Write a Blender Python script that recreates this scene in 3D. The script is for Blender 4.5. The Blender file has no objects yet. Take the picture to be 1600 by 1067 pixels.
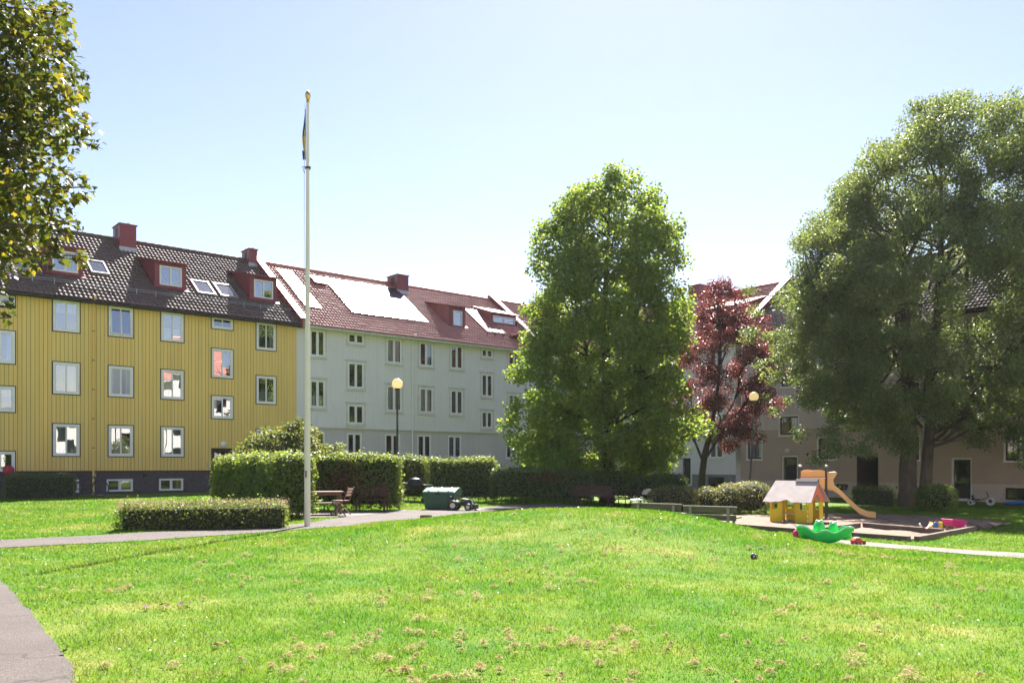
import bpy, math, random
import numpy as np
from mathutils import Vector, Matrix, Euler

# ------------------------------------------------------------------ camera, sky, sun, exposure
R = math.radians
scene = bpy.context.scene
SUN_EL, SUN_AZ = 48.5, 9.0            # degrees above the horizon, degrees right of the view axis (+Y)
cam_d = bpy.data.cameras.new('camera')
cam = bpy.data.objects.new('camera', cam_d)
scene.collection.objects.link(cam)
cam.location = (0, 0, 1.45)
cam.rotation_euler = (R(90), 0, 0)
cam_d.sensor_width = 36.0
cam_d.lens = 30.0
cam_d.shift_y = 0.1209
cam_d.clip_start = 0.05
cam_d.clip_end = 3000
scene.camera = cam

world = bpy.data.worlds.new('World')
scene.world = world
world.use_nodes = True
wn = world.node_tree
bg = wn.nodes['Background']
sky_n = wn.nodes.new('ShaderNodeTexSky')
sky_n.sky_type = 'NISHITA'
sky_n.sun_disc = False
sky_n.sun_elevation = R(SUN_EL)
sky_n.sun_rotation = R(SUN_AZ)
sky_n.air_density = 1.0
sky_n.dust_density = 0.26
sky_n.ozone_density = 0.5
tint = wn.nodes.new('ShaderNodeVectorMath')       # neutral white balance for the whole sky
tint.operation = 'MULTIPLY'
tint.inputs[1].default_value = (1.04, 0.915, 0.94)
wn.links.new(sky_n.outputs['Color'], tint.inputs[0])
wn.links.new(tint.outputs['Vector'], bg.inputs['Color'])
bg.inputs['Strength'].default_value = 0.05

sun_d = bpy.data.lights.new('sun', 'SUN')
sun_d.energy = 4.8
sun_d.angle = R(0.42)
sun_d.color = (1.0, 0.94, 0.87)
sun = bpy.data.objects.new('sun', sun_d)
scene.collection.objects.link(sun)
_s = Vector((math.cos(R(SUN_EL)) * math.sin(R(SUN_AZ)), math.cos(R(SUN_EL)) * math.cos(R(SUN_AZ)), math.sin(R(SUN_EL))))
sun.rotation_euler = _s.to_track_quat('Z', 'Y').to_euler()

vs = scene.view_settings
vs.view_transform = 'Standard'
vs.look = 'None'
vs.gamma = 1.0
GLARE_VEIL = 0.00016
vs.exposure = 2.12
vs.use_curve_mapping = False
scene.cycles.use_denoising = True
scene.cycles.max_bounces = 10
scene.cycles.diffuse_bounces = 4
scene.cycles.transparent_max_bounces = 16
scene.cycles.transmission_bounces = 6
scene.cycles.sample_clamp_indirect = 8

rng = np.random.default_rng(11)
random.seed(5)
COL = scene.collection

# ------------------------------------------------------------------ materials
M = {}
def _nodes(name):
    m = bpy.data.materials.new(name)
    m.use_nodes = True
    return m, m.node_tree, m.node_tree.nodes['Principled BSDF']

def pm(name, c1, c2=None, scale=4.0, rough=0.6, bump=0.0, bscale=None, metal=0.0, spec=0.5, detail=4.0, stretch=(1, 1, 1), world_co=False, coat=0.0):
    m, nt, p = _nodes(name)
    p.inputs['Roughness'].default_value = rough
    p.inputs['Metallic'].default_value = metal
    p.inputs['Specular IOR Level'].default_value = spec
    if coat:
        p.inputs['Coat Weight'].default_value = coat
        p.inputs['Coat Roughness'].default_value = 0.1
    if c2 is None:
        c2 = tuple(x * 0.8 for x in c1)
    tc = nt.nodes.new('ShaderNodeTexCoord')
    mp = nt.nodes.new('ShaderNodeMapping')
    mp.inputs['Scale'].default_value = stretch
    if world_co:
        g = nt.nodes.new('ShaderNodeNewGeometry')
        nt.links.new(g.outputs['Position'], mp.inputs['Vector'])
    else:
        nt.links.new(tc.outputs['Object'], mp.inputs['Vector'])
    nz = nt.nodes.new('ShaderNodeTexNoise')
    nz.inputs['Scale'].default_value = scale
    nz.inputs['Detail'].default_value = detail
    nz.inputs['Roughness'].default_value = 0.62
    nt.links.new(mp.outputs['Vector'], nz.inputs['Vector'])
    rp = nt.nodes.new('ShaderNodeValToRGB')
    rp.color_ramp.elements[0].position = 0.32
    rp.color_ramp.elements[1].position = 0.68
    rp.color_ramp.elements[0].color = (*c2, 1)
    rp.color_ramp.elements[1].color = (*c1, 1)
    nt.links.new(nz.outputs['Fac'], rp.inputs['Fac'])
    nt.links.new(rp.outputs['Color'], p.inputs['Base Color'])
    if bump:
        n2 = nt.nodes.new('ShaderNodeTexNoise')
        n2.inputs['Scale'].default_value = bscale or scale * 6
        n2.inputs['Detail'].default_value = 5
        nt.links.new(mp.outputs['Vector'], n2.inputs['Vector'])
        b = nt.nodes.new('ShaderNodeBump')
        b.inputs['Strength'].default_value = bump
        b.inputs['Distance'].default_value = 0.02
        nt.links.new(n2.outputs['Fac'], b.inputs['Height'])
        nt.links.new(b.outputs['Normal'], p.inputs['Normal'])
    M[name] = m
    return m

def leaf_mat(name, ramp, tramp, tfac=0.45, rough=0.45, spec=0.5):
    """ramp / tramp: colours picked per leaf (reflected, transmitted)."""
    m, nt, p = _nodes(name)
    out = nt.nodes['Material Output']
    g = nt.nodes.new('ShaderNodeNewGeometry')
    def mk(cols):
        r = nt.nodes.new('ShaderNodeValToRGB')
        e = r.color_ramp.elements
        while len(e) < len(cols):
            e.new(0.5)
        for i, (pos, c) in enumerate(cols):
            e[i].position = pos
            e[i].color = (*c, 1)
        nt.links.new(g.outputs['Random Per Island'], r.inputs['Fac'])
        return r
    a, b = mk(ramp), mk(tramp)
    nt.links.new(a.outputs['Color'], p.inputs['Base Color'])
    p.inputs['Roughness'].default_value = rough
    p.inputs['Specular IOR Level'].default_value = spec
    t = nt.nodes.new('ShaderNodeBsdfTranslucent')
    nt.links.new(b.outputs['Color'], t.inputs['Color'])
    mx = nt.nodes.new('ShaderNodeMixShader')
    mx.inputs['Fac'].default_value = tfac
    nt.links.new(p.outputs['BSDF'], mx.inputs[1])
    nt.links.new(t.outputs['BSDF'], mx.inputs[2])
    nt.links.new(mx.outputs['Shader'], out.inputs['Surface'])
    M[name] = m
    return m

def glass_mat(name, base=0.2, tint=(0.75, 0.8, 0.82)):
    m, nt, p = _nodes(name)
    nt.nodes.remove(p)
    out = nt.nodes['Material Output']
    tr = nt.nodes.new('ShaderNodeBsdfTransparent')
    tr.inputs['Color'].default_value = (*tint, 1)
    gl = nt.nodes.new('ShaderNodeBsdfGlossy')
    gl.inputs['Roughness'].default_value = 0.0
    gl.inputs['Color'].default_value = (0.95, 0.97, 1, 1)
    fr = nt.nodes.new('ShaderNodeFresnel')
    fr.inputs['IOR'].default_value = 1.5
    mr = nt.nodes.new('ShaderNodeMapRange')
    mr.inputs['From Min'].default_value = 0.04
    mr.inputs['From Max'].default_value = 1.0
    mr.inputs['To Min'].default_value = base
    mr.inputs['To Max'].default_value = 1.0
    nt.links.new(fr.outputs['Fac'], mr.inputs['Value'])
    # slightly wavy panes
    tc = nt.nodes.new('ShaderNodeTexCoord')
    nz = nt.nodes.new('ShaderNodeTexNoise')
    nz.inputs['Scale'].default_value = 2.2
    nz.inputs['Detail'].default_value = 0
    nt.links.new(tc.outputs['Object'], nz.inputs['Vector'])
    bp = nt.nodes.new('ShaderNodeBump')
    bp.inputs['Strength'].default_value = 0.1
    bp.inputs['Distance'].default_value = 0.012
    nt.links.new(nz.outputs['Fac'], bp.inputs['Height'])
    nt.links.new(bp.outputs['Normal'], gl.inputs['Normal'])
    mx = nt.nodes.new('ShaderNodeMixShader')
    nt.links.new(mr.outputs['Result'], mx.inputs['Fac'])
    nt.links.new(tr.outputs['BSDF'], mx.inputs[1])
    nt.links.new(gl.outputs['BSDF'], mx.inputs[2])
    nt.links.new(mx.outputs['Shader'], out.inputs['Surface'])
    M[name] = m
    return m

pm('yellow_paint', (0.90, 0.60, 0.185), (0.86, 0.565, 0.165), 1.3, 0.7, 0.05, 60, stretch=(1, 1, 0.25))
def weather(name, amt=0.10):
    m = M[name]; nt = m.node_tree; p = nt.nodes['Principled BSDF']
    src = p.inputs['Base Color'].links[0].from_socket
    oi = nt.nodes.new('ShaderNodeObjectInfo')
    tc = nt.nodes.new('ShaderNodeTexCoord'); mp = nt.nodes.new('ShaderNodeMapping'); mp.inputs['Scale'].default_value = (7, 7, .35)
    nz = nt.nodes.new('ShaderNodeTexNoise'); nz.inputs['Scale'].default_value = 1.0; nz.inputs['Detail'].default_value = 6
    nt.links.new(tc.outputs['Object'], mp.inputs['Vector']); nt.links.new(mp.outputs['Vector'], nz.inputs['Vector'])
    a = nt.nodes.new('ShaderNodeMath'); a.operation = 'MULTIPLY_ADD'; a.inputs[1].default_value = amt; a.inputs[2].default_value = 1 - amt * 1.1
    nt.links.new(oi.outputs['Random'], a.inputs[0])
    b = nt.nodes.new('ShaderNodeMath'); b.operation = 'MULTIPLY_ADD'; b.inputs[1].default_value = amt * 2.4
    nt.links.new(nz.outputs['Fac'], b.inputs[0]); nt.links.new(a.outputs['Value'], b.inputs[2])
    c = nt.nodes.new('ShaderNodeMath'); c.operation = 'SUBTRACT'; c.inputs[1].default_value = amt * 1.2
    nt.links.new(b.outputs['Value'], c.inputs[0])
    mx = nt.nodes.new('ShaderNodeVectorMath'); mx.operation = 'SCALE'
    nt.links.new(src, mx.inputs[0]); nt.links.new(c.outputs['Value'], mx.inputs['Scale'])
    nt.links.new(mx.outputs['Vector'], p.inputs['Base Color'])
weather('yellow_paint', .09)
pm('gap_shade', (0.05, 0.035, 0.015), None, 3, 0.9)  # dark sheet behind the boards stands in for shade in their gaps
pm('dark_trim', (0.03, 0.018, 0.015), None, 5, 0.6)
pm('white_paint', (0.84, 0.785, 0.77), (0.78, 0.72, 0.70), 3, 0.5)
pm('dark_brick', (0.11, 0.088, 0.092), (0.075, 0.06, 0.064), 9, 0.85, 0.25, 30)
pm('grey_paint', (0.80, 0.725, 0.735), (0.77, 0.695, 0.705), 0.9, 0.7, 0.04, 40)
pm('grey_render', (0.62, 0.545, 0.55), (0.58, 0.51, 0.515), 0.8, 0.9, 0.2, 45)
weather('grey_paint', .06); weather('grey_render', .08)
pm('grey_trim', (0.72, 0.64, 0.63), None, 3, 0.6)
pm('cream_trim', (0.62, 0.62, 0.54), None, 3, 0.6)
pm('white_wall', (0.78, 0.73, 0.74), (0.72, 0.67, 0.68), 0.8, 0.85, 0.15, 40)
pm('plinth_grey', (0.27, 0.27, 0.265), (0.2, 0.2, 0.2), 3, 0.9, 0.3, 30)
pm('plinth_pale', (0.60, 0.50, 0.46), (0.52, 0.43, 0.40), 2, 0.9, 0.3, 30)
pm('brown_render', (0.50, 0.365, 0.305), (0.44, 0.325, 0.27), 0.9, 0.92, 0.25, 50)
pm('lilac_board', (0.66, 0.53, 0.54), (0.60, 0.48, 0.49), 1.5, 0.75, 0.1, 30, stretch=(1, 1, 0.2))
pm('tile_brown', (0.135, 0.082, 0.066), (0.085, 0.053, 0.044), 2.6, 0.6, 0.1, 20)
pm('tile_red', (0.56, 0.235, 0.185), (0.42, 0.155, 0.12), 2.2, 0.42, 0.1, 20)
pm('red_metal', (0.235, 0.042, 0.045), (0.2, 0.035, 0.04), 1.2, 0.42)
pm('red_sheet', (0.36, 0.12, 0.105), (0.30, 0.09, 0.08), 1.5, 0.38)
pm('dark_metal', (0.025, 0.022, 0.022), None, 4, 0.45)
pm('zinc', (0.45, 0.45, 0.46), (0.36, 0.36, 0.37), 3, 0.4, metal=0.6)
pm('curtain', (0.72, 0.71, 0.68), (0.6, 0.59, 0.57), 3, 0.9, stretch=(8, 1, 0.3))
pm('curtain_orange', (0.42, 0.17, 0.08), (0.34, 0.13, 0.06), 3, 0.9, stretch=(8, 1, 0.3))
pm('curtain_blue', (0.02, 0.11, 0.33), (0.018, 0.09, 0.27), 3, 0.8, stretch=(8, 1, 0.3))
pm('room_shade', (0.09, 0.08, 0.072), None, 2, 0.95)  # dark colour stands in for the unlit depth behind the panes
glass_mat('glass_sky', 0.42)
glass_mat('glass', 0.16)
glass_mat('glass_roof', 0.45)
pm('solar_glass', (0.035, 0.04, 0.05), (0.03, 0.034, 0.043), 2, 0.24, spec=1.0)
pm('solar_grey', (0.20, 0.21, 0.23), (0.17, 0.18, 0.2), 2, 0.17, spec=1.0)
pm('alu', (0.7, 0.7, 0.7), None, 4, 0.35, metal=0.8)
pm('asphalt', (0.135, 0.113, 0.101), (0.10, 0.084, 0.076), 1.1, 0.92, 0.9, 170, world_co=True, detail=9)
pm('paving', (0.175, 0.147, 0.127), (0.135, 0.114, 0.1), 0.9, 0.9, 0.6, 120, world_co=True, detail=8)
def grit(name, sc, lo):
    nt = M[name].node_tree; p = nt.nodes['Principled BSDF']
    src = p.inputs['Base Color'].links[0].from_socket
    g = nt.nodes.new('ShaderNodeNewGeometry')
    nz = nt.nodes.new('ShaderNodeTexNoise'); nz.inputs['Scale'].default_value = sc; nz.inputs['Detail'].default_value = 3
    v = nt.nodes.new('ShaderNodeTexVoronoi'); v.feature = 'DISTANCE_TO_EDGE'; v.inputs['Scale'].default_value = .55
    n3 = nt.nodes.new('ShaderNodeTexNoise'); n3.inputs['Scale'].default_value = 1.6; n3.inputs['Detail'].default_value = 6
    ad = nt.nodes.new('ShaderNodeVectorMath'); ad.operation = 'MULTIPLY_ADD'; ad.inputs[1].default_value = (.9, .9, .9)
    nt.links.new(g.outputs['Position'], nz.inputs['Vector']); nt.links.new(g.outputs['Position'], n3.inputs['Vector'])
    nt.links.new(n3.outputs['Color'], ad.inputs[0]); nt.links.new(g.outputs['Position'], ad.inputs[2]); nt.links.new(ad.outputs['Vector'], v.inputs['Vector'])
    cr = nt.nodes.new('ShaderNodeMapRange'); cr.inputs['From Max'].default_value = .012; cr.inputs['To Min'].default_value = .55; cr.inputs['To Max'].default_value = 1
    nt.links.new(v.outputs['Distance'], cr.inputs['Value'])
    a = nt.nodes.new('ShaderNodeMapRange'); a.inputs['From Min'].default_value = .3; a.inputs['From Max'].default_value = .7; a.inputs['To Min'].default_value = lo; a.inputs['To Max'].default_value = 2 - lo
    nt.links.new(nz.outputs['Fac'], a.inputs['Value'])
    m = nt.nodes.new('ShaderNodeMath'); m.operation = 'MULTIPLY'
    nt.links.new(a.outputs['Result'], m.inputs[0]); nt.links.new(cr.outputs['Result'], m.inputs[1])
    mx = nt.nodes.new('ShaderNodeVectorMath'); mx.operation = 'SCALE'
    nt.links.new(src, mx.inputs[0]); nt.links.new(m.outputs['Value'], mx.inputs['Scale']); nt.links.new(mx.outputs['Vector'], p.inputs['Base Color'])
grit('asphalt', 75, .62); grit('paving', 45, .7)
pm('sand', (0.205, 0.135, 0.095), (0.15, 0.098, 0.07), 2.4, 0.95, 1.0, 22, world_co=True, detail=8)
pm('bark', (0.115, 0.085, 0.06), (0.05, 0.038, 0.03), 7, 0.95, 0.9, 26, stretch=(1, 1, 0.25))
pm('bark_dark', (0.06, 0.045, 0.038), (0.03, 0.023, 0.02), 7, 0.95, 0.8, 26, stretch=(1, 1, 0.25))
pm('core_filler', (0.035, 0.042, 0.018), (0.02, 0.025, 0.011), 9, 0.95, 0.9, 20)  # opaque dark core added so the foliage is not see-through
pm('wood_shaded', (0.075, 0.045, 0.032), (0.05, 0.03, 0.022), 6, 0.75, 0.3, 40, stretch=(1, 6, 6))  # darker bench wood, the lime tree's shade put into its colour
pm('wood_mid', (0.11, 0.055, 0.038), (0.07, 0.036, 0.026), 6, 0.75, 0.3, 40, stretch=(1, 6, 6))
pm('crimson', (0.42, 0.015, 0.05), None, 5, 0.6)
pm('wood_brown', (0.20, 0.105, 0.07), (0.13, 0.068, 0.046), 6, 0.7, 0.3, 40, stretch=(1, 6, 6))
pm('wood_grey', (0.33, 0.29, 0.23), (0.22, 0.19, 0.15), 5, 0.8, 0.4, 40, stretch=(1, 6, 6))
pm('wood_olive', (0.15, 0.13, 0.075), (0.095, 0.083, 0.05), 5, 0.8, 0.4, 40, stretch=(1, 6, 6))
pm('timber', (0.17, 0.125, 0.095), (0.10, 0.075, 0.058), 5, 0.9, 0.6, 30, stretch=(1, 5, 5))
pm('pole_paint', (0.80, 0.71, 0.64), (0.72, 0.63, 0.56), 2.5, 0.4, stretch=(1, 1, 0.2))
pm('gold', (0.75, 0.5, 0.16), None, 4, 0.3, metal=0.9)
pm('black_iron', (0.02, 0.02, 0.021), None, 6, 0.4)
pm('black_plastic', (0.018, 0.018, 0.02), None, 6, 0.45)
pm('rope', (0.55, 0.55, 0.52), None, 40, 0.9)
pm('flag_blue', (0.03, 0.13, 0.33), (0.025, 0.11, 0.28), 6, 0.85)
pm('flag_yellow', (0.8, 0.55, 0.05), (0.72, 0.48, 0.04), 6, 0.85)
pm('bin_green', (0.045, 0.125, 0.07), (0.035, 0.10, 0.055), 3, 0.45, 0.05, 60)
pm('bin_lid', (0.07, 0.20, 0.11), (0.06, 0.165, 0.09), 3, 0.33, 0.05, 60)
pm('cream_plastic', (0.72, 0.66, 0.5), None, 5, 0.5)
pm('cream_enamel', (0.70, 0.58, 0.34), (0.62, 0.5, 0.29), 3, 0.3)
pm('toy_yellow', (0.72, 0.52, 0.012), (0.62, 0.43, 0.01), 3, 0.55, 0.08, 30)
pm('toy_orange', (0.80, 0.40, 0.12), (0.72, 0.35, 0.10), 2, 0.5)
pm('toy_coral', (0.72, 0.19, 0.10), (0.64, 0.16, 0.085), 2, 0.55)
pm('slide_tan', (0.74, 0.44, 0.16), (0.67, 0.385, 0.13), 2, 0.38)
pm('roof_board', (0.48, 0.405, 0.37), (0.33, 0.275, 0.255), 2.2, 0.75, 0.2, 25, detail=8)
pm('post_brown', (0.07, 0.048, 0.04), None, 5, 0.6)
pm('toy_green', (0.02, 0.56, 0.115), (0.017, 0.49, 0.1), 2, 0.32)
pm('toy_green_pale', (0.35, 0.72, 0.42), None, 3, 0.35)
pm('pink', (0.75, 0.03, 0.22), (0.66, 0.025, 0.19), 3, 0.4)
pm('red_plastic', (0.55, 0.025, 0.03), None, 3, 0.4)
pm('white_plastic', (0.8, 0.8, 0.79), None, 3, 0.4)
pm('blue_plastic', (0.03, 0.16, 0.5), None, 3, 0.45)
pm('chrome', (0.6, 0.6, 0.6), None, 5, 0.25, metal=1.0)
pm('dry_leaf', (0.11, 0.052, 0.016), (0.06, 0.03, 0.01), 9, 0.8)
pm('concrete', (0.34, 0.33, 0.31), (0.27, 0.26, 0.25), 2, 0.9, 0.4, 40)

# opal lamp globe: thin white glass that scatters the sun through
def opal():
    m, nt, p = _nodes('opal')
    p.inputs['Base Color'].default_value = (0.83, 0.76, 0.58, 1)
    p.inputs['Roughness'].default_value = 0.25
    t = nt.nodes.new('ShaderNodeBsdfTranslucent')
    t.inputs['Color'].default_value = (0.95, 0.83, 0.55, 1)
    mx = nt.nodes.new('ShaderNodeMixShader')
    mx.inputs['Fac'].default_value = 0.6
    nt.links.new(p.outputs['BSDF'], mx.inputs[1])
    nt.links.new(t.outputs['BSDF'], mx.inputs[2])
    nt.links.new(mx.outputs['Shader'], nt.nodes['Material Output'].inputs['Surface'])
    M['opal'] = m
opal()

leaf_mat('leaf_lime', [(0.0, (0.085, 0.135, 0.035)), (0.6, (0.13, 0.18, 0.048)), (1.0, (0.18, 0.21, 0.06))],
         [(0.0, (0.20, 0.32, 0.03)), (0.7, (0.33, 0.45, 0.05)), (1.0, (0.52, 0.52, 0.07))], 0.5, 0.5, 0.3)
leaf_mat('leaf_ash', [(0.0, (0.065, 0.09, 0.042)), (0.6, (0.10, 0.13, 0.058)), (1.0, (0.15, 0.175, 0.09))],
         [(0.0, (0.17, 0.25, 0.045)), (0.7, (0.28, 0.36, 0.07)), (1.0, (0.42, 0.45, 0.09))], 0.36, 0.5, 0.35)
leaf_mat('leaf_plum', [(0.0, (0.06, 0.022, 0.021)), (0.6, (0.115, 0.036, 0.032)), (1.0, (0.18, 0.065, 0.052))],
         [(0.0, (0.18, 0.03, 0.03)), (0.6, (0.38, 0.065, 0.055)), (1.0, (0.56, 0.16, 0.11))], 0.28, 0.42, 0.5)
leaf_mat('leaf_maple', [(0.0, (0.04, 0.05, 0.016)), (0.6, (0.065, 0.072, 0.022)), (1.0, (0.11, 0.09, 0.028))],
         [(0.0, (0.07, 0.10, 0.010)), (0.65, (0.14, 0.165, 0.014)), (0.9, (0.32, 0.28, 0.018)), (1.0, (0.58, 0.40, 0.025))], 0.42, 0.5, 0.3)
leaf_mat('leaf_hedge', [(0.0, (0.065, 0.105, 0.024)), (0.6, (0.10, 0.145, 0.034)), (1.0, (0.14, 0.17, 0.05))],
         [(0.0, (0.18, 0.28, 0.03)), (0.7, (0.32, 0.40, 0.05)), (1.0, (0.48, 0.46, 0.08))], 0.38, 0.5, 0.3)
leaf_mat('leaf_hedge_shade', [(0.0, (0.05, 0.085, 0.022)), (1.0, (0.085, 0.125, 0.035))],
         [(0.0, (0.12, 0.2, 0.03)), (1.0, (0.22, 0.30, 0.05))], 0.3, 0.45, 0.4)  # darker copy of the hedge leaf, shade put into its colour
leaf_mat('leaf_box', [(0.0, (0.07, 0.085, 0.025)), (0.6, (0.115, 0.12, 0.04)), (1.0, (0.20, 0.16, 0.07))],
         [(0.0, (0.22, 0.28, 0.04)), (0.7, (0.40, 0.40, 0.07)), (1.0, (0.55, 0.42, 0.14))], 0.36, 0.5, 0.4)
leaf_mat('leaf_rust', [(0.0, (0.10, 0.05, 0.03)), (1.0, (0.16, 0.07, 0.045))],
         [(0.0, (0.20, 0.09, 0.04)), (1.0, (0.3, 0.13, 0.06))], 0.3, 0.6, 0.3)
leaf_mat('blossom_dry', [(0.0, (0.24, 0.15, 0.115)), (1.0, (0.42, 0.27, 0.22))],
         [(0.0, (0.35, 0.22, 0.15)), (1.0, (0.5, 0.33, 0.25))], 0.3, 0.8, 0.2)
leaf_mat('leaf_rhodo', [(0.0, (0.04, 0.075, 0.018)), (0.7, (0.08, 0.115, 0.03)), (1.0, (0.16, 0.14, 0.06))],
         [(0.0, (0.15, 0.22, 0.03)), (0.7, (0.34, 0.36, 0.05)), (1.0, (0.50, 0.44, 0.12))], 0.36, 0.5, 0.3)
leaf_mat('thatch', [(0.0, (0.32, 0.26, 0.13)), (0.6, (0.50, 0.42, 0.22)), (1.0, (0.64, 0.56, 0.34))],
         [(0.0, (0.40, 0.33, 0.15)), (1.0, (0.56, 0.48, 0.24))], 0.4, 0.9, 0.1)

def grass_mats():
    # the same large patches (lush / pale) drive the blades and the soil sheet beneath them
    def patch(nt):
        g = nt.nodes.new('ShaderNodeNewGeometry')
        def noise(s, d, r=0.6):
            n = nt.nodes.new('ShaderNodeTexNoise')
            n.inputs['Scale'].default_value = s
            n.inputs['Detail'].default_value = d
            n.inputs['Roughness'].default_value = r
            nt.links.new(g.outputs['Position'], n.inputs['Vector'])
            return n
        a, b = noise(0.42, 5, 0.68), noise(2.6, 4)
        mx = nt.nodes.new('ShaderNodeMath'); mx.operation = 'MULTIPLY_ADD'
        nt.links.new(b.outputs['Fac'], mx.inputs[0]); mx.inputs[1].default_value = 0.35
        nt.links.new(a.outputs['Fac'], mx.inputs[2])
        mr = nt.nodes.new('ShaderNodeMapRange')
        mr.inputs['From Min'].default_value = 0.53
        mr.inputs['From Max'].default_value = 0.92
        nt.links.new(mx.outputs['Value'], mr.inputs['Value'])
        return g, mr
    def rmp(nt, cols, src):
        r = nt.nodes.new('ShaderNodeValToRGB'); e = r.color_ramp.elements
        while len(e) < len(cols): e.new(0.5)
        for i, (pos, c) in enumerate(cols):
            e[i].position = pos; e[i].color = (*c, 1)
        nt.links.new(src, r.inputs['Fac'])
        return r
    lush = [(0.0, (0.045, 0.115, 0.010)), (0.5, (0.085, 0.145, 0.015)), (1.0, (0.20, 0.205, 0.055))]
    lusht = [(0.0, (0.10, 0.29, 0.010)), (0.5, (0.19, 0.32, 0.018)), (1.0, (0.37, 0.365, 0.08))]
    m, nt, p = _nodes('grass_blade'); M['grass_blade'] = m
    g, mr = patch(nt)
    ad = nt.nodes.new('ShaderNodeMath'); ad.operation = 'MULTIPLY_ADD'
    nt.links.new(g.outputs['Random Per Island'], ad.inputs[0]); ad.inputs[1].default_value = 0.5
    sb = nt.nodes.new('ShaderNodeMath'); sb.operation = 'SUBTRACT'; sb.inputs[1].default_value = 0.25
    nt.links.new(mr.outputs['Result'], ad.inputs[2]); nt.links.new(ad.outputs['Value'], sb.inputs[0])
    a = rmp(nt, lush, sb.outputs['Value']); b = rmp(nt, lusht, sb.outputs['Value'])
    nt.links.new(a.outputs['Color'], p.inputs['Base Color'])
    p.inputs['Roughness'].default_value = 0.5
    p.inputs['Specular IOR Level'].default_value = 0.35
    t = nt.nodes.new('ShaderNodeBsdfTranslucent'); nt.links.new(b.outputs['Color'], t.inputs['Color'])
    mx = nt.nodes.new('ShaderNodeMixShader'); mx.inputs['Fac'].default_value = 0.45
    nt.links.new(p.outputs['BSDF'], mx.inputs[1]); nt.links.new(t.outputs['BSDF'], mx.inputs[2])
    nt.links.new(mx.outputs['Shader'], nt.nodes['Material Output'].inputs['Surface'])
    m, nt, p = _nodes('lawn_soil'); M['lawn_soil'] = m
    g, mr = patch(nt)
    fine = nt.nodes.new('ShaderNodeTexNoise'); fine.inputs['Scale'].default_value = 28; fine.inputs['Detail'].default_value = 6
    nt.links.new(g.outputs['Position'], fine.inputs['Vector'])
    ad = nt.nodes.new('ShaderNodeMath'); ad.operation = 'MULTIPLY_ADD'; ad.inputs[1].default_value = 0.9
    nt.links.new(fine.outputs['Fac'], ad.inputs[0]); nt.links.new(mr.outputs['Result'], ad.inputs[2])
    sb = nt.nodes.new('ShaderNodeMath'); sb.operation = 'SUBTRACT'; sb.inputs[1].default_value = 0.45
    nt.links.new(ad.outputs['Value'], sb.inputs[0])
    a = rmp(nt, [(0.0, (0.05, 0.12, 0.012)), (0.5, (0.10, 0.16, 0.018)), (1.0, (0.22, 0.215, 0.065))], sb.outputs['Value'])
    nt.links.new(a.outputs['Color'], p.inputs['Base Color'])
    p.inputs['Roughness'].default_value = 0.9
    p.inputs['Specular IOR Level'].default_value = 0.1
    bp = nt.nodes.new('ShaderNodeBump'); bp.inputs['Strength'].default_value = 0.7; bp.inputs['Distance'].default_value = 0.03
    nt.links.new(fine.outputs['Fac'], bp.inputs['Height']); nt.links.new(bp.outputs['Normal'], p.inputs['Normal'])
grass_mats()

# ------------------------------------------------------------------ mesh helpers
def link(o, parent=None):
    COL.objects.link(o)
    if parent is not None:
        o.parent = parent
    return o

def np_obj(name, verts, faces, mat, parent=None, smooth=False):
    """verts (N,3), faces (M,k) with one k."""
    me = bpy.data.meshes.new(name)
    verts = np.asarray(verts, dtype=np.float32); faces = np.asarray(faces, dtype=np.int32)
    k = faces.shape[1]
    me.vertices.add(len(verts)); me.vertices.foreach_set('co', verts.ravel())
    me.loops.add(faces.size); me.loops.foreach_set('vertex_index', faces.ravel())
    me.polygons.add(len(faces))
    me.polygons.foreach_set('loop_start', np.arange(0, faces.size, k, dtype=np.int32))
    if smooth:
        me.polygons.foreach_set('use_smooth', np.ones(len(faces), dtype=bool))
    me.update(calc_edges=True)
    me.materials.append(M[mat])
    return link(bpy.data.objects.new(name, me), parent)

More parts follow.
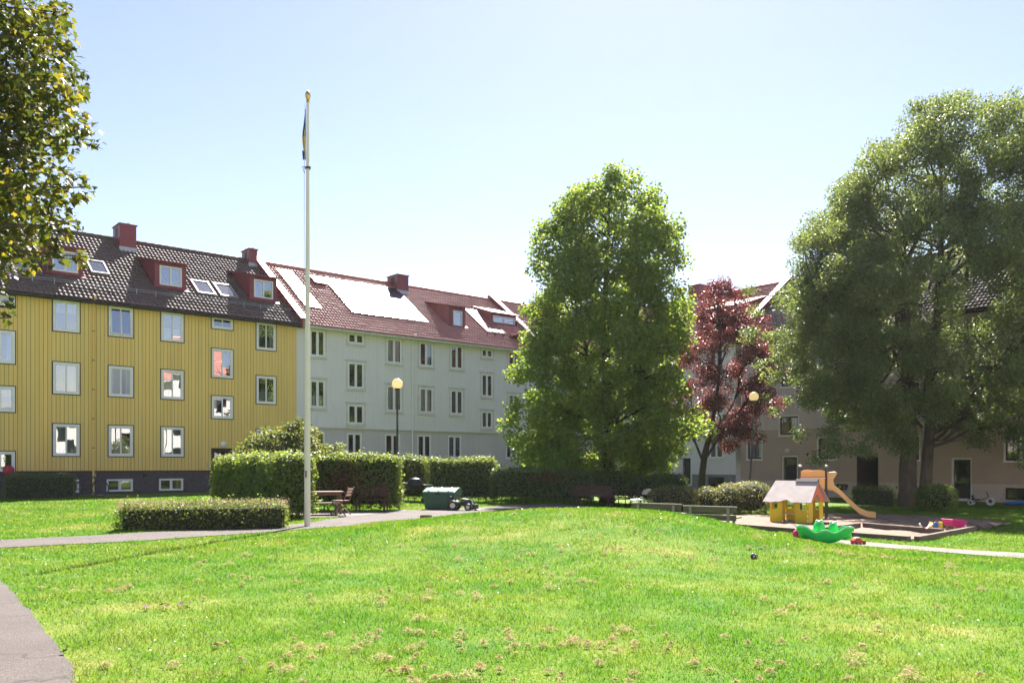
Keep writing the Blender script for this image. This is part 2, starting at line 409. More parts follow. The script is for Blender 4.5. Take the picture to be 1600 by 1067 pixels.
class MB:
    def __init__(s):
        s.v, s.f = [], []
    def add(s, vs_, fs_):
        n = len(s.v)
        s.v += [tuple(p) for p in vs_]
        s.f += [tuple(i + n for i in f) for f in fs_]
        return s
    def box(s, x0, x1, y0, y1, z0, z1):
        return s.add([(x0, y0, z0), (x1, y0, z0), (x1, y1, z0), (x0, y1, z0), (x0, y0, z1), (x1, y0, z1), (x1, y1, z1), (x0, y1, z1)],
                     [(0, 3, 2, 1), (4, 5, 6, 7), (0, 1, 5, 4), (1, 2, 6, 5), (2, 3, 7, 6), (3, 0, 4, 7)])
    def obox(s, c, size, rot=(0, 0, 0)):
        m = Euler(rot).to_matrix()
        hx, hy, hz = (q / 2 for q in size)
        pts = [Vector(c) + m @ Vector(p) for p in [(-hx, -hy, -hz), (hx, -hy, -hz), (hx, hy, -hz), (-hx, hy, -hz), (-hx, -hy, hz), (hx, -hy, hz), (hx, hy, hz), (-hx, hy, hz)]]
        return s.add(pts, [(0, 3, 2, 1), (4, 5, 6, 7), (0, 1, 5, 4), (1, 2, 6, 5), (2, 3, 7, 6), (3, 0, 4, 7)])
    def ring(s, x0, x1, z0, z1, w, y0, y1):
        s.box(x0, x1, y0, y1, z0, z0 + w); s.box(x0, x1, y0, y1, z1 - w, z1)
        s.box(x0, x0 + w, y0, y1, z0 + w, z1 - w); s.box(x1 - w, x1, y0, y1, z0 + w, z1 - w)
        return s
    def path(s, pts, radii, n=8, cap=True):
        pts = [Vector(p) for p in pts]
        if not hasattr(radii, '__len__'):
            radii = [radii] * len(pts)
        base = len(s.v)
        up = None
        for i, p in enumerate(pts):
            t = (pts[min(i + 1, len(pts) - 1)] - pts[max(i - 1, 0)]).normalized()
            if up is None:
                a = Vector((0, 0, 1)) if abs(t.z) < 0.9 else Vector((1, 0, 0))
                up = t.cross(a).normalized()
            else:
                up = (up - t * up.dot(t)).normalized()
            w = t.cross(up)
            for k in range(n):
                a = 2 * math.pi * k / n
                s.v.append(tuple(p + (up * math.cos(a) + w * math.sin(a)) * radii[i]))
        for i in range(len(pts) - 1):
            for k in range(n):
                a, b = base + i * n + k, base + i * n + (k + 1) % n
                s.f.append((a, b, b + n, a + n))
        if cap:
            s.f.append(tuple(base + k for k in reversed(range(n))))
            s.f.append(tuple(base + (len(pts) - 1) * n + k for k in range(n)))
        return s
    def lathe(s, prof, n=16, c=(0, 0, 0), rot=None):
        base = len(s.v)
        m = Euler(rot).to_matrix() if rot else Matrix.Identity(3)
        for r, z in prof:
            for k in range(n):
                a = 2 * math.pi * k / n
                s.v.append(tuple(Vector(c) + m @ Vector((r * math.cos(a), r * math.sin(a), z))))
        for i in range(len(prof) - 1):
            for k in range(n):
                a, b = base + i * n + k, base + i * n + (k + 1) % n
                s.f.append((a, b, b + n, a + n))
        s.f.append(tuple(base + k for k in reversed(range(n))))
        s.f.append(tuple(base + (len(prof) - 1) * n + k for k in range(n)))
        return s
    def prism(s, poly, a, b, plane='xz', m=None):
        """extrude a 2-D outline between a and b along the remaining axis."""
        def p3(p, t):
            q = {'xz': (p[0], t, p[1]), 'yz': (t, p[0], p[1]), 'xy': (p[0], p[1], t)}[plane]
            return tuple(m @ Vector(q)) if m else q
        n = len(poly)
        return s.add([p3(p, a) for p in poly] + [p3(p, b) for p in poly],
                     [tuple(range(n)), tuple(reversed(range(n, 2 * n)))] + [(i, i + n, (i + 1) % n + n, (i + 1) % n) for i in range(n)])
    def ball(s, c, r, n=12, squash=1.0):
        prof = [(max(1e-3, r * math.sin(math.pi * i / n)), -r * squash * math.cos(math.pi * i / n)) for i in range(n + 1)]
        return s.lathe(prof, n + 4, c)
    def build(s, name, mat, parent=None, smooth=False, bevel=0.0):
        me = bpy.data.meshes.new(name)
        me.from_pydata(s.v, [], s.f)
        me.materials.append(M[mat])
        o = link(bpy.data.objects.new(name, me), parent)
        if len(s.f) < 60000:
            import bmesh
            bm = bmesh.new(); bm.from_mesh(me)
            bmesh.ops.recalc_face_normals(bm, faces=bm.faces)
            bm.to_mesh(me); bm.free()
        if smooth:
            me.polygons.foreach_set('use_smooth', np.ones(len(me.polygons), dtype=bool))
            md = o.modifiers.new('es', 'EDGE_SPLIT'); md.split_angle = R(40)
        if bevel:
            md = o.modifiers.new('bevel', 'BEVEL'); md.width = bevel; md.segments = 2; md.limit_method = 'ANGLE'
        return o

def tag(o, label, cat, group=None, kind=None):
    o['label'] = label
    o['category'] = cat
    if group: o['group'] = group
    if kind: o['kind'] = kind
    return o

def thing(name, label, cat, loc=(0, 0, 0), rz=0.0, group=None):
    o = bpy.data.objects.new(name, None)
    o.empty_display_size = 0.2
    o.location = loc
    o.rotation_euler = (0, 0, rz)
    link(o)
    return tag(o, label, cat, group)

def structure(o):
    o['kind'] = 'structure'
    return o

# ------------------------------------------------------------------ ground
def ss(a, b, x):
    t = np.clip((np.asarray(x, dtype=float) - a) / (b - a), 0, 1)
    return t * t * (3 - 2 * t)
def gz(X, Y):
    X = np.asarray(X, dtype=float); Y = np.asarray(Y, dtype=float)
    a = 3 - 2 * ss(19, 24, Y)
    z = -0.33 * ss(0, 1, (X - a) / 4.8) * ss(10, 19, Y) + 0.1 * ss(28, 38, Y) * (1 - ss(-13, -7, X))
    z = z + 0.52 * (1 - ss(0, 1, np.hypot(X - 1.5, Y - 18) / 6.6))
    z = z + 0.012 * np.sin(X * 1.7 + 0.6 * Y) * np.sin(Y * 1.3) * (1 - ss(20, 30, np.hypot(X, Y)))
    return z
def g1(x, y):
    return float(gz(x, y))
def at(x, y, dz=0.0):
    return (x, y, g1(x, y) + dz)

def axis(lo, hi, step, far):
    mid = list(np.arange(lo, hi + 1e-6, step))
    out, d = [], step
    x = hi
    while x < far:
        d *= 1.5; x += d; out.append(x)
    inn, d, x = [], step, lo
    while x > -far:
        d *= 1.5; x -= d; inn.append(x)
    return np.array(inn[::-1] + mid + out)
gx, gy = axis(-26, 26, 0.35, 900), axis(-2, 48, 0.35, 900)
XX, YY = np.meshgrid(gx, gy)
V = np.stack([XX, YY, gz(XX, YY)], -1).reshape(-1, 3)
nx = len(gx)
ii, jj = np.meshgrid(np.arange(nx - 1), np.arange(len(gy) - 1))
b0 = (jj * nx + ii).ravel()
structure(np_obj('ground', V, np.stack([b0, b0 + 1, b0 + 1 + nx, b0 + nx], 1), 'lawn_soil', smooth=True))

def resample(pts, n):
    P = np.array(pts, dtype=float)
    # chord-length Catmull-style smoothing by interpolation
    d = np.r_[0, np.cumsum(np.hypot(*np.diff(P, axis=0).T))]
    t = np.linspace(0, d[-1], n)
    Q = np.stack([np.interp(t, d, P[:, k]) for k in (0, 1)], 1)
    for _ in range(10):
        Q[1:-1] = 0.25 * Q[:-2] + 0.5 * Q[1:-1] + 0.25 * Q[2:]
    return Q
EXCLUDE = []
def ribbon(name, near, far, mat, lift, n=60, m=10, rough=0.012, excl=True):
    A, B_ = resample(near, n), resample(far, n)
    A = A + rng.normal(0, rough, A.shape); B_ = B_ + rng.normal(0, rough, B_.shape)
    t = np.linspace(0, 1, m)[None, :, None]
    Q = A[:, None] * (1 - t) + B_[:, None] * t
    z = gz(Q[..., 0], Q[..., 1]) + lift
    if name == 'sand':
        z = z + .018 * np.sin(Q[..., 0] * 5.3 + Q[..., 1] * 2.1) * np.sin(Q[..., 1] * 4.7 - Q[..., 0]) + rng.normal(0, .006, z.shape) + .012
    V = np.concatenate([Q, z[..., None]], -1).reshape(-1, 3)
    i, j = np.meshgrid(np.arange(n - 1), np.arange(m - 1), indexing='ij')
    b = (i * m + j).ravel()
    o = np_obj(name, V, np.stack([b, b + m, b + m + 1, b + 1], 1), mat, smooth=True)
    if excl:
        EXCLUDE.append(np.concatenate([A, B_[::-1]]))
    return structure(o)

ribbon('path', [(-16, 11.5), (-12, 13.2), (-8.93, 14.88), (-7.67, 15.72), (-6.42, 17.12), (-5.53, 18.42), (-4.64, 19.33), (-3.66, 20.4), (-2.9, 21.6), (-2.02, 24.48), (-0.99, 26.48), (0.2, 28.0), (2.2, 28.9), (4.0, 27.6), (5.0, 26.0)],
       [(-17, 13), (-12.8, 14.6), (-9.84, 16.4), (-8.65, 17.74), (-7.2, 18.9), (-5.9, 19.9), (-5.2, 20.9), (-5.0, 22.0), (-4.6, 24.2), (-3.15, 27.9), (-1.41, 28.86), (-0.23, 30.7), (2.2, 32.6), (5.0, 32.0), (6.3, 28.5)], 'asphalt', 0.014, 90, 14)
ribbon('paving', [(-5.55, 23.4), (-4.4, 24.0), (-3.2, 27.2)], [(-7.2, 26.6), (-5.5, 26.9), (-3.5, 27.6)], 'paving', 0.020, 24, 10, 0.0)
ribbon('side_path', [(-7.0, 34.2), (-4.6, 33.0), (-3.2, 32.0)], [(-7.0, 35.1), (-4.6, 33.9), (-3.2, 32.9)], 'paving', 0.016, 20, 5)
ribbon('front_path', [(-9.6, 15.2), (-8.2, 13.0), (-6.95, 11.35), (-6.44, 10.74), (-5.01, 8.79), (-4.01, 7.32), (-3.16, 6.16), (-2.7, 5.4), (-2.1, 4.0), (-1.7, 2.0), (-1.5, -2)],
       [(-16, 11.3), (-14, 9), (-12, 8), (-10, 6.5), (-8, 5), (-7, 4), (-6, 3), (-5, 1), (-5, -2)], 'asphalt', 0.016, 70, 30)
ribbon('gravel_path', [(6.6, 20.4), (7.44, 18.72), (8.18, 17.9), (8.75, 16.66), (9.0, 15.2), (9.6, 12.5), (11, 9)],
       [(7.3, 21.2), (8.05, 19.7), (8.9, 18.9), (9.6, 17.7), (10.1, 16.5), (10.8, 13.2), (12.2, 9.5)], 'paving', 0.016, 50, 6)
ribbon('sand', [(4.2, 25.0), (6.4, 24.3), (7.72, 22.3), (9.36, 19.95), (11.2, 21.9), (12.66, 23.3), (14.8, 25.3)],
       [(4.8, 28.0), (6.2, 29.6), (8.5, 30.4), (11.6, 31.2), (13.6, 30.4), (14.8, 28.3), (15.3, 26.2)], 'sand', 0.026, 130, 60, 0.05)

# ------------------------------------------------------------------ buildings
TP = math.tan(R(36))
FA = math.atan2(0.647, 0.763)          # facade direction of the left range
def bframe(name, label, o, rz):
    return thing(name, label, 'building', (o[0], o[1], 0), rz)

def wall_sheet(name, mat, parent, x0, x1, z0, z1, holes, y=0.0, depth=0.16, rev_mat=None):
    xs = sorted({x0, x1, *[min(max(h[k], x0), x1) for h in holes for k in (0, 1)]})
    zs = sorted({z0, z1, *[min(max(h[k], z0), z1) for h in holes for k in (2, 3)]})
    mb = MB()
    for i in range(len(xs) - 1):
        run = None
        for j in range(len(zs) - 1):
            cx, cz = (xs[i] + xs[i + 1]) / 2, (zs[j] + zs[j + 1]) / 2
            hole = any(h[0] < cx < h[1] and h[2] < cz < h[3] for h in holes)
            if not hole:
                mb.add([(xs[i], y, zs[j]), (xs[i + 1], y, zs[j]), (xs[i + 1], y, zs[j + 1]), (xs[i], y, zs[j + 1])], [(0, 1, 2, 3)])
    for h in holes:
        a, b, c, d = h
        if b <= x0 or a >= x1 or d <= z0 or c >= z1: continue
        a, b, c, d = max(a, x0), min(b, x1), max(c, z0), min(d, z1)
        mb.add([(a, y, c), (b, y, c), (b, y, d), (a, y, d), (a, y + depth, c), (b, y + depth, c), (b, y + depth, d), (a, y + depth, d)],
               [(0, 1, 5, 4), (1, 2, 6, 5), (2, 3, 7, 6), (3, 0, 4, 7)])
    return mb.build(name, mat, parent)

def boards(parent, mat, x0, x1, z0, z1, pitch, gap, thick, holes, single=False, name='plank', y=0.0):
    """vertical cladding boards cut round the openings; each one an object, or one joined part."""
    n = int(round((x1 - x0) / pitch)); pw = (x1 - x0) / n
    joined = MB()
    for k in range(n):
        a, b = x0 + k * pw + gap / 2, x0 + (k + 1) * pw - gap / 2
        hs = [h for h in holes if h[0] < b and h[1] > a and h[2] < z1 and h[3] > z0]
        mb = joined
        xs = sorted({a, b, *[min(max(h[q], a), b) for h in hs for q in (0, 1)]})
        t = thick * random.uniform(0.92, 1.08)
        for i in range(len(xs) - 1):
            if xs[i + 1] - xs[i] < 0.015: continue
            cx = (xs[i] + xs[i + 1]) / 2
            cuts = sorted([(max(h[2], z0), min(h[3], z1)) for h in hs if h[0] < cx < h[1]])
            z = z0
            for c, d in cuts + [(z1, z1)]:
                if c - z > 1e-3:
                    if single: mb = MB()
                    mb.box(xs[i], xs[i + 1], y - t, y - 0.002, z, c)
                    if single: mb.build(name, mat, parent)
                z = max(z, d)
    if not single:
        o = joined.build('cladding', mat, parent)
        o['kind'] = 'stuff'
        return o

def panes(parent, rects, y, mat, tilt=1.0):
    for a, b, c, d in rects:
        o = MB().add([(-(b - a) / 2, 0, -(d - c) / 2), ((b - a) / 2, 0, -(d - c) / 2), ((b - a) / 2, 0, (d - c) / 2), (-(b - a) / 2, 0, (d - c) / 2)], [(0, 1, 2, 3)]).build('pane', mat, parent)
        o.location = ((a + b) / 2, y, (c + d) / 2)
        o.rotation_euler = (R(random.uniform(-tilt, tilt)), 0, R(random.uniform(-tilt, tilt)))

def curtains(w, x0, x1, z0, z1, kind, y=0.12):
    wd = x1 - x0
    def strip(a, b, c, d, mat):
        mb = MB(); n = max(4, int((b - a) / 0.05)); pts = []
        for i in range(n + 1):
            pts.append((a + (b - a) * i / n, y + 0.02 * math.sin(i * 1.9)))
        for i in range(n):
            mb.add([(*pts[i], c), (*pts[i + 1], c), (*pts[i + 1], d), (*pts[i], d)], [(0, 1, 2, 3)])
        mb.build('curtain', mat, w)
    if kind == 'blind': strip(x0, x1, z0 + (z1 - z0) * 0.62, z1, 'curtain')
    elif kind == 'sides':
        strip(x0, x0 + wd * 0.2, z0, z1, 'curtain'); strip(x1 - wd * 0.22, x1, z0, z1, 'curtain')
    elif kind == 'right': strip(x1 - wd * 0.42, x1, z0, z1, 'curtain')
    elif kind == 'half': strip(x0, x1, z0, z0 + (z1 - z0) * 0.45, 'curtain')
    elif kind == 'full': strip(x0, x1, z0, z1, 'curtain')
    elif kind == 'orange': strip(x0, x1, z0, z0 + (z1 - z0) * 0.75, 'curtain_orange')
    elif kind == 'blue': strip(x0, x1, z0, z1, 'curtain_blue')

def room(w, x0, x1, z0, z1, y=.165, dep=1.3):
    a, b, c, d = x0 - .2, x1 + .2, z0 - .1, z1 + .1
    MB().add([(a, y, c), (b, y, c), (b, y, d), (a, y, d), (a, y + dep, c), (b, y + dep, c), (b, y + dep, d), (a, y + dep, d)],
             [(0, 1, 5, 4), (1, 2, 6, 5), (2, 3, 7, 6), (3, 0, 4, 7), (4, 5, 6, 7)]).build('room', 'room_shade', w)

def window(parent, x0, x1, z0, z1, st, cur=None, open_tilt=0.0, n=2):
    """a casement window with its casing as the part and trim, sash, panes, curtain as sub-parts."""
    mb = MB()
    if st == 'yellow':
        w = mb.ring(x0 + .04, x1 - .04, z0 + .04, z1 - .04, .085, -.062, .02).build('window', 'white_paint', parent)
        MB().ring(x0, x1, z0, z1, .04, -.05, .02).build('trim', 'dark_trim', w)
        i, fw, mw, gm, yy = .125, .045, .06, 'glass_sky', -.02
    elif st == 'grey':
        w = mb.ring(x0, x1, z0, z1, .075, -.05, .03).build('window', 'white_paint', parent)
        t = MB().ring(x0 - .11, x1 + .11, z0 - .10, z1 + .10, .11, -.036, 0.0)
        t.box(x0 - .17, x1 + .17, -.085, -.0, z1 + .10, z1 + .145)
        t.box(x0 - .13, x1 + .13, -.10, -.0, z0 - .135, z0 - .10)
        t.build('casing', 'grey_trim', w)
        i, fw, mw, gm, yy = .075, .03, .15, 'glass', -.005
    elif st == 'ground':
        w = mb.ring(x0, x1, z0, z1, .075, -.02, .06).build('window', 'white_paint', parent)
        MB().box(x0 - .03, x1 + .03, -.07, -.0, z0 - .045, z0 - .002).build('sill', 'white_paint', w)
        i, fw, mw, gm, yy = .075, .03, .14, 'glass', .03
    elif st == 'brown':
        w = mb.ring(x0 + .06, x1 - .06, z0 + .06, z1 - .06, .06, .06, .12).build('window', 'dark_trim', parent)
        t = MB().ring(x0, x1, z0, z1, .06, -.03, .14)
        t.box(x0 - .03, x1 + .03, -.07, -.03, z0 - .035, z0 + .03)
        t.build('casing', 'white_paint', w)
        i, fw, mw, gm, yy = .12, .02, .05, 'glass', .09
    elif st == 'cellar':
        w = mb.ring(x0, x1, z0, z1, .07, -.03, .06).build('window', 'white_paint', parent)
        i, fw, mw, gm, yy = .07, .015, .12, 'glass', .03
    elif st == 'cellar_dark':
        w = mb.ring(x0, x1, z0, z1, .07, -.03, .06).build('window', 'dark_trim', parent)
        i, fw, mw, gm, yy = .07, .015, .12, 'glass', .03
    a, b, c, d = x0 + i, x1 - i, z0 + i, z1 - i
    sash = MB().ring(a, b, c, d, fw, yy - .02, yy + .02)
    rects = []
    step = (b - a - 2 * fw + mw) / n
    for k in range(n):
        l = a + fw + k * step
        rects.append((l, l + step - mw, c + fw, d - fw))
        if k < n - 1:
            sash.box(l + step - mw, l + step, yy - .026, yy + .02, c + fw, d - fw)
    so = sash.build('sash', 'dark_trim' if st in ('brown', 'cellar_dark') else 'white_paint', w)
    before = set(w.children)
    panes(w, rects, yy, gm)
    if open_tilt:                       # bottom of the sash pushed out, hinged at the top
        mt = Matrix.Translation((0, yy, d)) @ Matrix.Rotation(-open_tilt, 4, 'X') @ Matrix.Translation((0, -yy, -d))
        for o in [so] + [q for q in w.children if q not in before]:
            o.matrix_basis = mt @ o.matrix_basis
    room(w, x0, x1, z0, z1)
    if cur:
        curtains(w, a, b, c, d, cur)
    return w

def tiles(parent, mat, x0, x1, y0, y1, z_at0, tp=TP, pitch=0.205, row=0.33, name='roof_tiles'):
    """pantiles: rolled courses that overlap like the real ones; one joined field."""
    sl = math.hypot(y1 - y0, (y1 - y0) * tp)
    nr = max(1, int(round(sl / row)))
    n = int(round((x1 - x0) / pitch)); K = 6
    u = np.linspace(x0, x1, n * K + 1)
    ph = (np.arange(n * K + 1) % K) / K
    prof = 0.036 * (0.5 + 0.5 * np.cos(2 * np.pi * ph)) ** 1.4
    cs = 1 / math.hypot(1, tp); sn = tp * cs
    VV, FF = [], []
    w = len(u)
    for r in range(nr):
        jit = np.repeat(rng.normal(0, 0.004, n + 1), K)[:w]
        for e, (t, lift) in enumerate(((r / nr, 0.034), ((r + 1.12) / nr, 0.0))):
            d = t * sl
            yy = y0 + d * cs; zz = z_at0 + d * sn
            h = prof + lift + jit
            VV.append(np.stack([u, np.full(w, yy) - h * sn, zz + h * cs], 1))
        # front lip of the course
        d = r / nr * sl
        yy = y0 + d * cs; zz = z_at0 + d * sn
        h = prof + 0.008
        VV.append(np.stack([u, np.full(w, yy) - h * sn + 0.004, zz + h * cs], 1))
        b = r * 3 * w
        k = np.arange(w - 1)
        FF.append(np.stack([b + k, b + k + 1, b + w + k + 1, b + w + k], 1))
        FF.append(np.stack([b + 2 * w + k, b + 2 * w + k + 1, b + k + 1, b + k], 1))
    o = np_obj(name, np.concatenate(VV), np.concatenate(FF), mat, parent)
    o['kind'] = 'stuff'
    return o

EZ = 9.35       # eave height
RY = 5.75       # ridge depth
def rz_(y):     # roof height at depth y
    return EZ + TP * y

def roof_shell(parent, x0, x1, mat, ridge_mat, gutter_mat, fascia_mat):
    tiles(parent, mat, x0, x1, -0.42, RY, rz_(-0.42))
    MB().add([(x0, -0.40, rz_(-0.40) - .03), (x1, -0.40, rz_(-0.40) - .03), (x1, RY, rz_(RY) - .03), (x0, RY, rz_(RY) - .03)], [(0, 1, 2, 3)]).build('roof_deck', 'dark_trim', parent)
    MB().add([(x0, RY, rz_(RY)), (x1, RY, rz_(RY)), (x1, 2 * RY, EZ), (x0, 2 * RY, EZ)], [(0, 1, 2, 3)]).build('rear_roof', mat, parent)
    mb = MB(); n = int((x1 - x0) / 0.38)
    for k in range(n):
        a = x0 + (x1 - x0) * k / n; b = x0 + (x1 - x0) * (k + 1) / n + .03
        mb.path([(a, RY, rz_(RY) + .02), (b, RY, rz_(RY) + .035)], [.105, .12], 8)
    mb.build('ridge_tiles', ridge_mat, parent)['kind'] = 'stuff'
    MB().box(x0, x1, -0.40, -0.02, rz_(-0.40) - .12, rz_(-0.40) - .05).build('soffit', fascia_mat, parent)
    g = MB(); pr = [(-.50 + .0, .03), (-.49, -.05), (-.45, -.085), (-.41, -.05), (-.402, .03)]
    zz = rz_(-0.42) - .06
    g.prism([(p[0] - .02, zz + p[1]) for p in pr], x0, x1, 'yz').build('gutter', gutter_mat, parent)

def snow_rail(parent, x0, x1, y=0.55, mat='zinc'):
    mb = MB(); z = rz_(y) + .05
    for k in (0.10, 0.19):
        mb.path([(x0, y - .02, z + k), (x1, y - .02, z + k)], .014, 6)
    k = x0 + .3
    while k < x1:
        mb.box(k - .012, k + .012, y - .05, y + .02, z - .06, z + .22); k += 0.9
    mb.build('snow_rail', mat, parent)

def dormer(parent, x0, x1, yf, zt, yb, win, mat='red_metal', cheek='red_metal', n=2):
    """box dormer: front at depth yf, front top zt, roof running back to depth yb."""
    zf = rz_(yf)
    zb = rz_(yb)
    mb = MB()
    # front with a window opening
    d = wall_sheet('dormer', mat, parent, x0, x1, zf - .25, zt, [win], y=yf, depth=.1)
    ch = MB()
    for x in (x0, x1):
        ch.add([(x, yf, zf - .25), (x, yf, zt), (x, yb + .1, zb + .02), (x, yb + .1, zb - .3)], [(0, 1, 2, 3)])
    ch.build('cheek', cheek, d)
    rf = MB(); o = .16
    sl = (zb - zt) / (yb - yf)
    za = zt - sl * .22
    for dz0, dz1, e in ((0.0, .05, o), (.05, .075, o + .02)):
        rf.add([(x0 - e, yf - .22, za + dz0), (x1 + e, yf - .22, za + dz0), (x1 + e, yb + .25, zb + sl * .25 + dz0), (x0 - e, yb + .25, zb + sl * .25 + dz0),
                (x0 - e, yf - .22, za + dz1), (x1 + e, yf - .22, za + dz1), (x1 + e, yb + .25, zb + sl * .25 + dz1), (x0 - e, yb + .25, zb + sl * .25 + dz1)],
               [(0, 3, 2, 1), (4, 5, 6, 7), (0, 1, 5, 4), (1, 2, 6, 5), (2, 3, 7, 6), (3, 0, 4, 7)])
    rf.build('dormer_roof', mat, d)
    a, b, c, e = win
    MB().ring(a, b, c, e, .07, yf - .03, yf + .05).build('window_frame', 'white_paint', d)
    sash = MB(); rects = []
    mw = .07; step = (b - a - .14 + mw) / n
    for k in range(n):
        l = a + .07 + k * step
        rects.append((l, l + step - mw, c + .07, e - .07))
        if k < n - 1: sash.box(l + step - mw, l + step, yf - .02, yf + .04, c + .07, e - .07)
    if sash.f: sash.build('mullion', 'white_paint', d)
    panes(d, rects, yf + .02, 'glass_sky', 0.4)
    # pale flashing along the foot
    MB().add([(x0 - .12, yf - .14, rz_(yf - .14) + .085), (x1 + .12, yf - .14, rz_(yf - .14) + .085), (x1 + .12, yf + .02, rz_(yf) + .1), (x0 - .12, yf + .02, rz_(yf) + .1)], [(0, 1, 2, 3)]).build('flashing', 'red_metal', d)
    return d

def roof_patch(mb, x0, x1, y0, y1, h0, h1):
    """box lying on the roof slope between depths y0..y1, h0..h1 above it."""
    cs = 1 / math.hypot(1, TP); sn = TP * cs
    def p(x, y, h): return (x, y - h * sn, rz_(y) + h * cs)
    return mb.add([p(x0, y0, h0), p(x1, y0, h0), p(x1, y1, h0), p(x0, y1, h0), p(x0, y0, h1), p(x1, y0, h1), p(x1, y1, h1), p(x0, y1, h1)],
                  [(0, 3, 2, 1), (4, 5, 6, 7), (0, 1, 5, 4), (1, 2, 6, 5), (2, 3, 7, 6), (3, 0, 4, 7)])

def skylight(parent, x0, x1, y0, y1):
    f = MB(); w = .075
    roof_patch(f, x0, x1, y0, y0 + w, .03, .13); roof_patch(f, x0, x1, y1 - w, y1, .03, .13)
    roof_patch(f, x0, x0 + w, y0 + w, y1 - w, .03, .13); roof_patch(f, x1 - w, x1, y0 + w, y1 - w, .03, .13)
    s = f.build('skylight', 'zinc', parent)
    roof_patch(MB(), x0 + w, x1 - w, y0 + w, y1 - w, .02, .085).build('pane', 'skylight_glass', s)
    return s

def chimney(parent, x0, x1, y0, y1, zt, mat='red_metal'):
    zb = rz_(y0) - .3
    c = MB().box(x0, x1, y0, y1, zb, zt).build('chimney', mat, parent, bevel=.01)
    MB().box(x0 - .05, x1 + .05, y0 - .05, y1 + .05, zt - .005, zt + .05).build('chimney_cap', 'red_metal' if mat == 'red_metal' else mat, c)
    p = MB(); n = max(1, int((y1 - y0) / .45))
    for k in range(n):
        p.lathe([(.07, 0), (.07, .13), (.05, .14)], 10, ((x0 + x1) / 2 + .1 * (-1) ** k, y0 + (y1 - y0) * (k + .5) / n, zt + .04))
    p.build('flue', 'zinc', c)
    fl = MB()
    fl.box(x0 - .03, x1 + .03, y0 - .03, y0 - .004, rz_(y0) - .02, rz_(y0) + .22)
    fl.build('flashing', 'zinc', c)
    v = MB().box(x0 - .012, x0 + .02, y0 + (y1 - y0) * .3, y0 + (y1 - y0) * .62, zt - .55, zt - .12)
    v.build('vent', 'dark_trim', c)
    return c

def firewall(parent, x0, x1, h=.38, mat='red_metal'):
    mb = MB()
    pts = [(-.46, rz_(-.46) - .1), (-.46, rz_(-.46) + h), (RY, rz_(RY) + h), (2 * RY + .4, EZ - .3 + h), (2 * RY + .4, EZ - .5)]
    f = mb.prism(pts, x0, x1, 'yz').build('firewall', mat, parent)
    cap = MB()
    cap.prism([(-.50, rz_(-.50) + h + .004), (-.50, rz_(-.50) + h + .04), (RY, rz_(RY) + h + .05), (RY, rz_(RY) + h + .012)], x0 - .05, x1 + .05, 'yz')
    cap.build('coping', 'red_sheet', f)
    return f

def downpipe(parent, x, z0, z1, mat, y=-.11):
    mb = MB().path([(x, -.44, z1 + .02), (x, -.40, z1 - .12), (x, y, z1 - .36), (x, y, z0)], .045, 10)
    o = mb.build('downpipe', mat, parent, smooth=True)
    b = MB(); z = z0 + .8
    while z < z1 - .6:
        b.lathe([(.055, 0), (.055, .035)], 10, (x, y, z)); z += 1.35
    b.build('bracket', 'dark_trim' if mat != 'white_paint' else mat, o)

def wall_lamp(parent, x, z, mat='white_plastic', y=-.03):
    MB().lathe([(.12, 0), (.15, .03), (.15, .06), (.11, .10), (.001, .12)], 16, (x, y, z), (R(90), 0, 0)).build('wall_lamp', mat, parent, smooth=True)

def door(parent, x0, x1, z0, z1, frame, leaf, glass=True, y=.06):
    d = MB().ring(x0, x1, z0, z1, .08, y - .09, y + .05).build('door', frame, parent)
    a, b, c, e = x0 + .08, x1 - .08, z0 + .08, z1 - .08
    lf = MB()
    if glass:
        lf.ring(a, b, c, e, .12, y, y + .05); lf.box(a + .12, b - .12, y, y + .05, c + .12, c + .62)
        lf.build('door_leaf', leaf, d)
        panes(d, [(a + .12, b - .12, c + .62, e - .12)], y + .025, 'glass', .3)
        room(d, x0, x1, z0, z1, y + .08)
    else:
        lf.box(a, b, y, y + .05, c, e); lf.build('door_leaf', leaf, d)
    MB().path([(a + .09, y - .05, c + .85), (a + .09, y - .05, c + 1.15)], .014, 8).build('handle', 'chrome', d)
    return d

pm('skylight_glass', (0.035, 0.04, 0.045), (0.03, 0.035, 0.04), 2, 0.03, spec=1.0, coat=1.0)

# --- the left range: yellow house
YO = (-20.4, 38.9)
yb = bframe('yellow_house', 'yellow wooden apartment house with dark tiled roof and red dormers', YO, FA)
YX0, YX1 = -15.0, 11.37
YW = [  # x0, x1, z0, z1, curtain, open
    (-.52, .66, 7.5, 8.99, 'blind', 0), (1.83, 3.0, 7.5, 8.99, None, R(5)), (4.23, 5.39, 7.5, 8.99, 'half', 0), (9.09, 10.25, 7.5, 9.02, 'sides', 0),
    (-.52, .66, 4.66, 6.17, 'right', 0), (1.83, 3.0, 4.66, 6.17, 'sides', 0), (4.23, 5.39, 4.66, 6.17, 'full', 0), (9.09, 10.25, 4.66, 6.2, 'half', 0),
    (-.52, .66, 1.84, 3.37, 'full', 0), (1.83, 3.0, 1.84, 3.37, 'half', 0), (4.23, 5.39, 1.84, 3.37, 'full', 0), (9.09, 10.25, 1.86, 3.4, None, 0),
    (-3.14, -1.95, 8.35, 8.92, None, 0), (-3.14, -1.95, 5.87, 7.38, 'sides', 0), (-3.14, -1.95, 3.75, 4.95, 'blind', 0), (-3.14, -1.95, 1.14, 2.1, None, 0),
    (6.72, 7.9, 8.36, 9.04, None, R(4)), (6.72, 7.9, 5.88, 7.42, None, 0), (6.72, 7.9, 3.8, 5.02, 'sides', 0)]
YC = [(1.8, 2.96, .22, .8), (4.19, 5.34, .22, .8), (-.5, .6, .2, .8)]
YD = (6.74, 7.84, .12, 2.33)
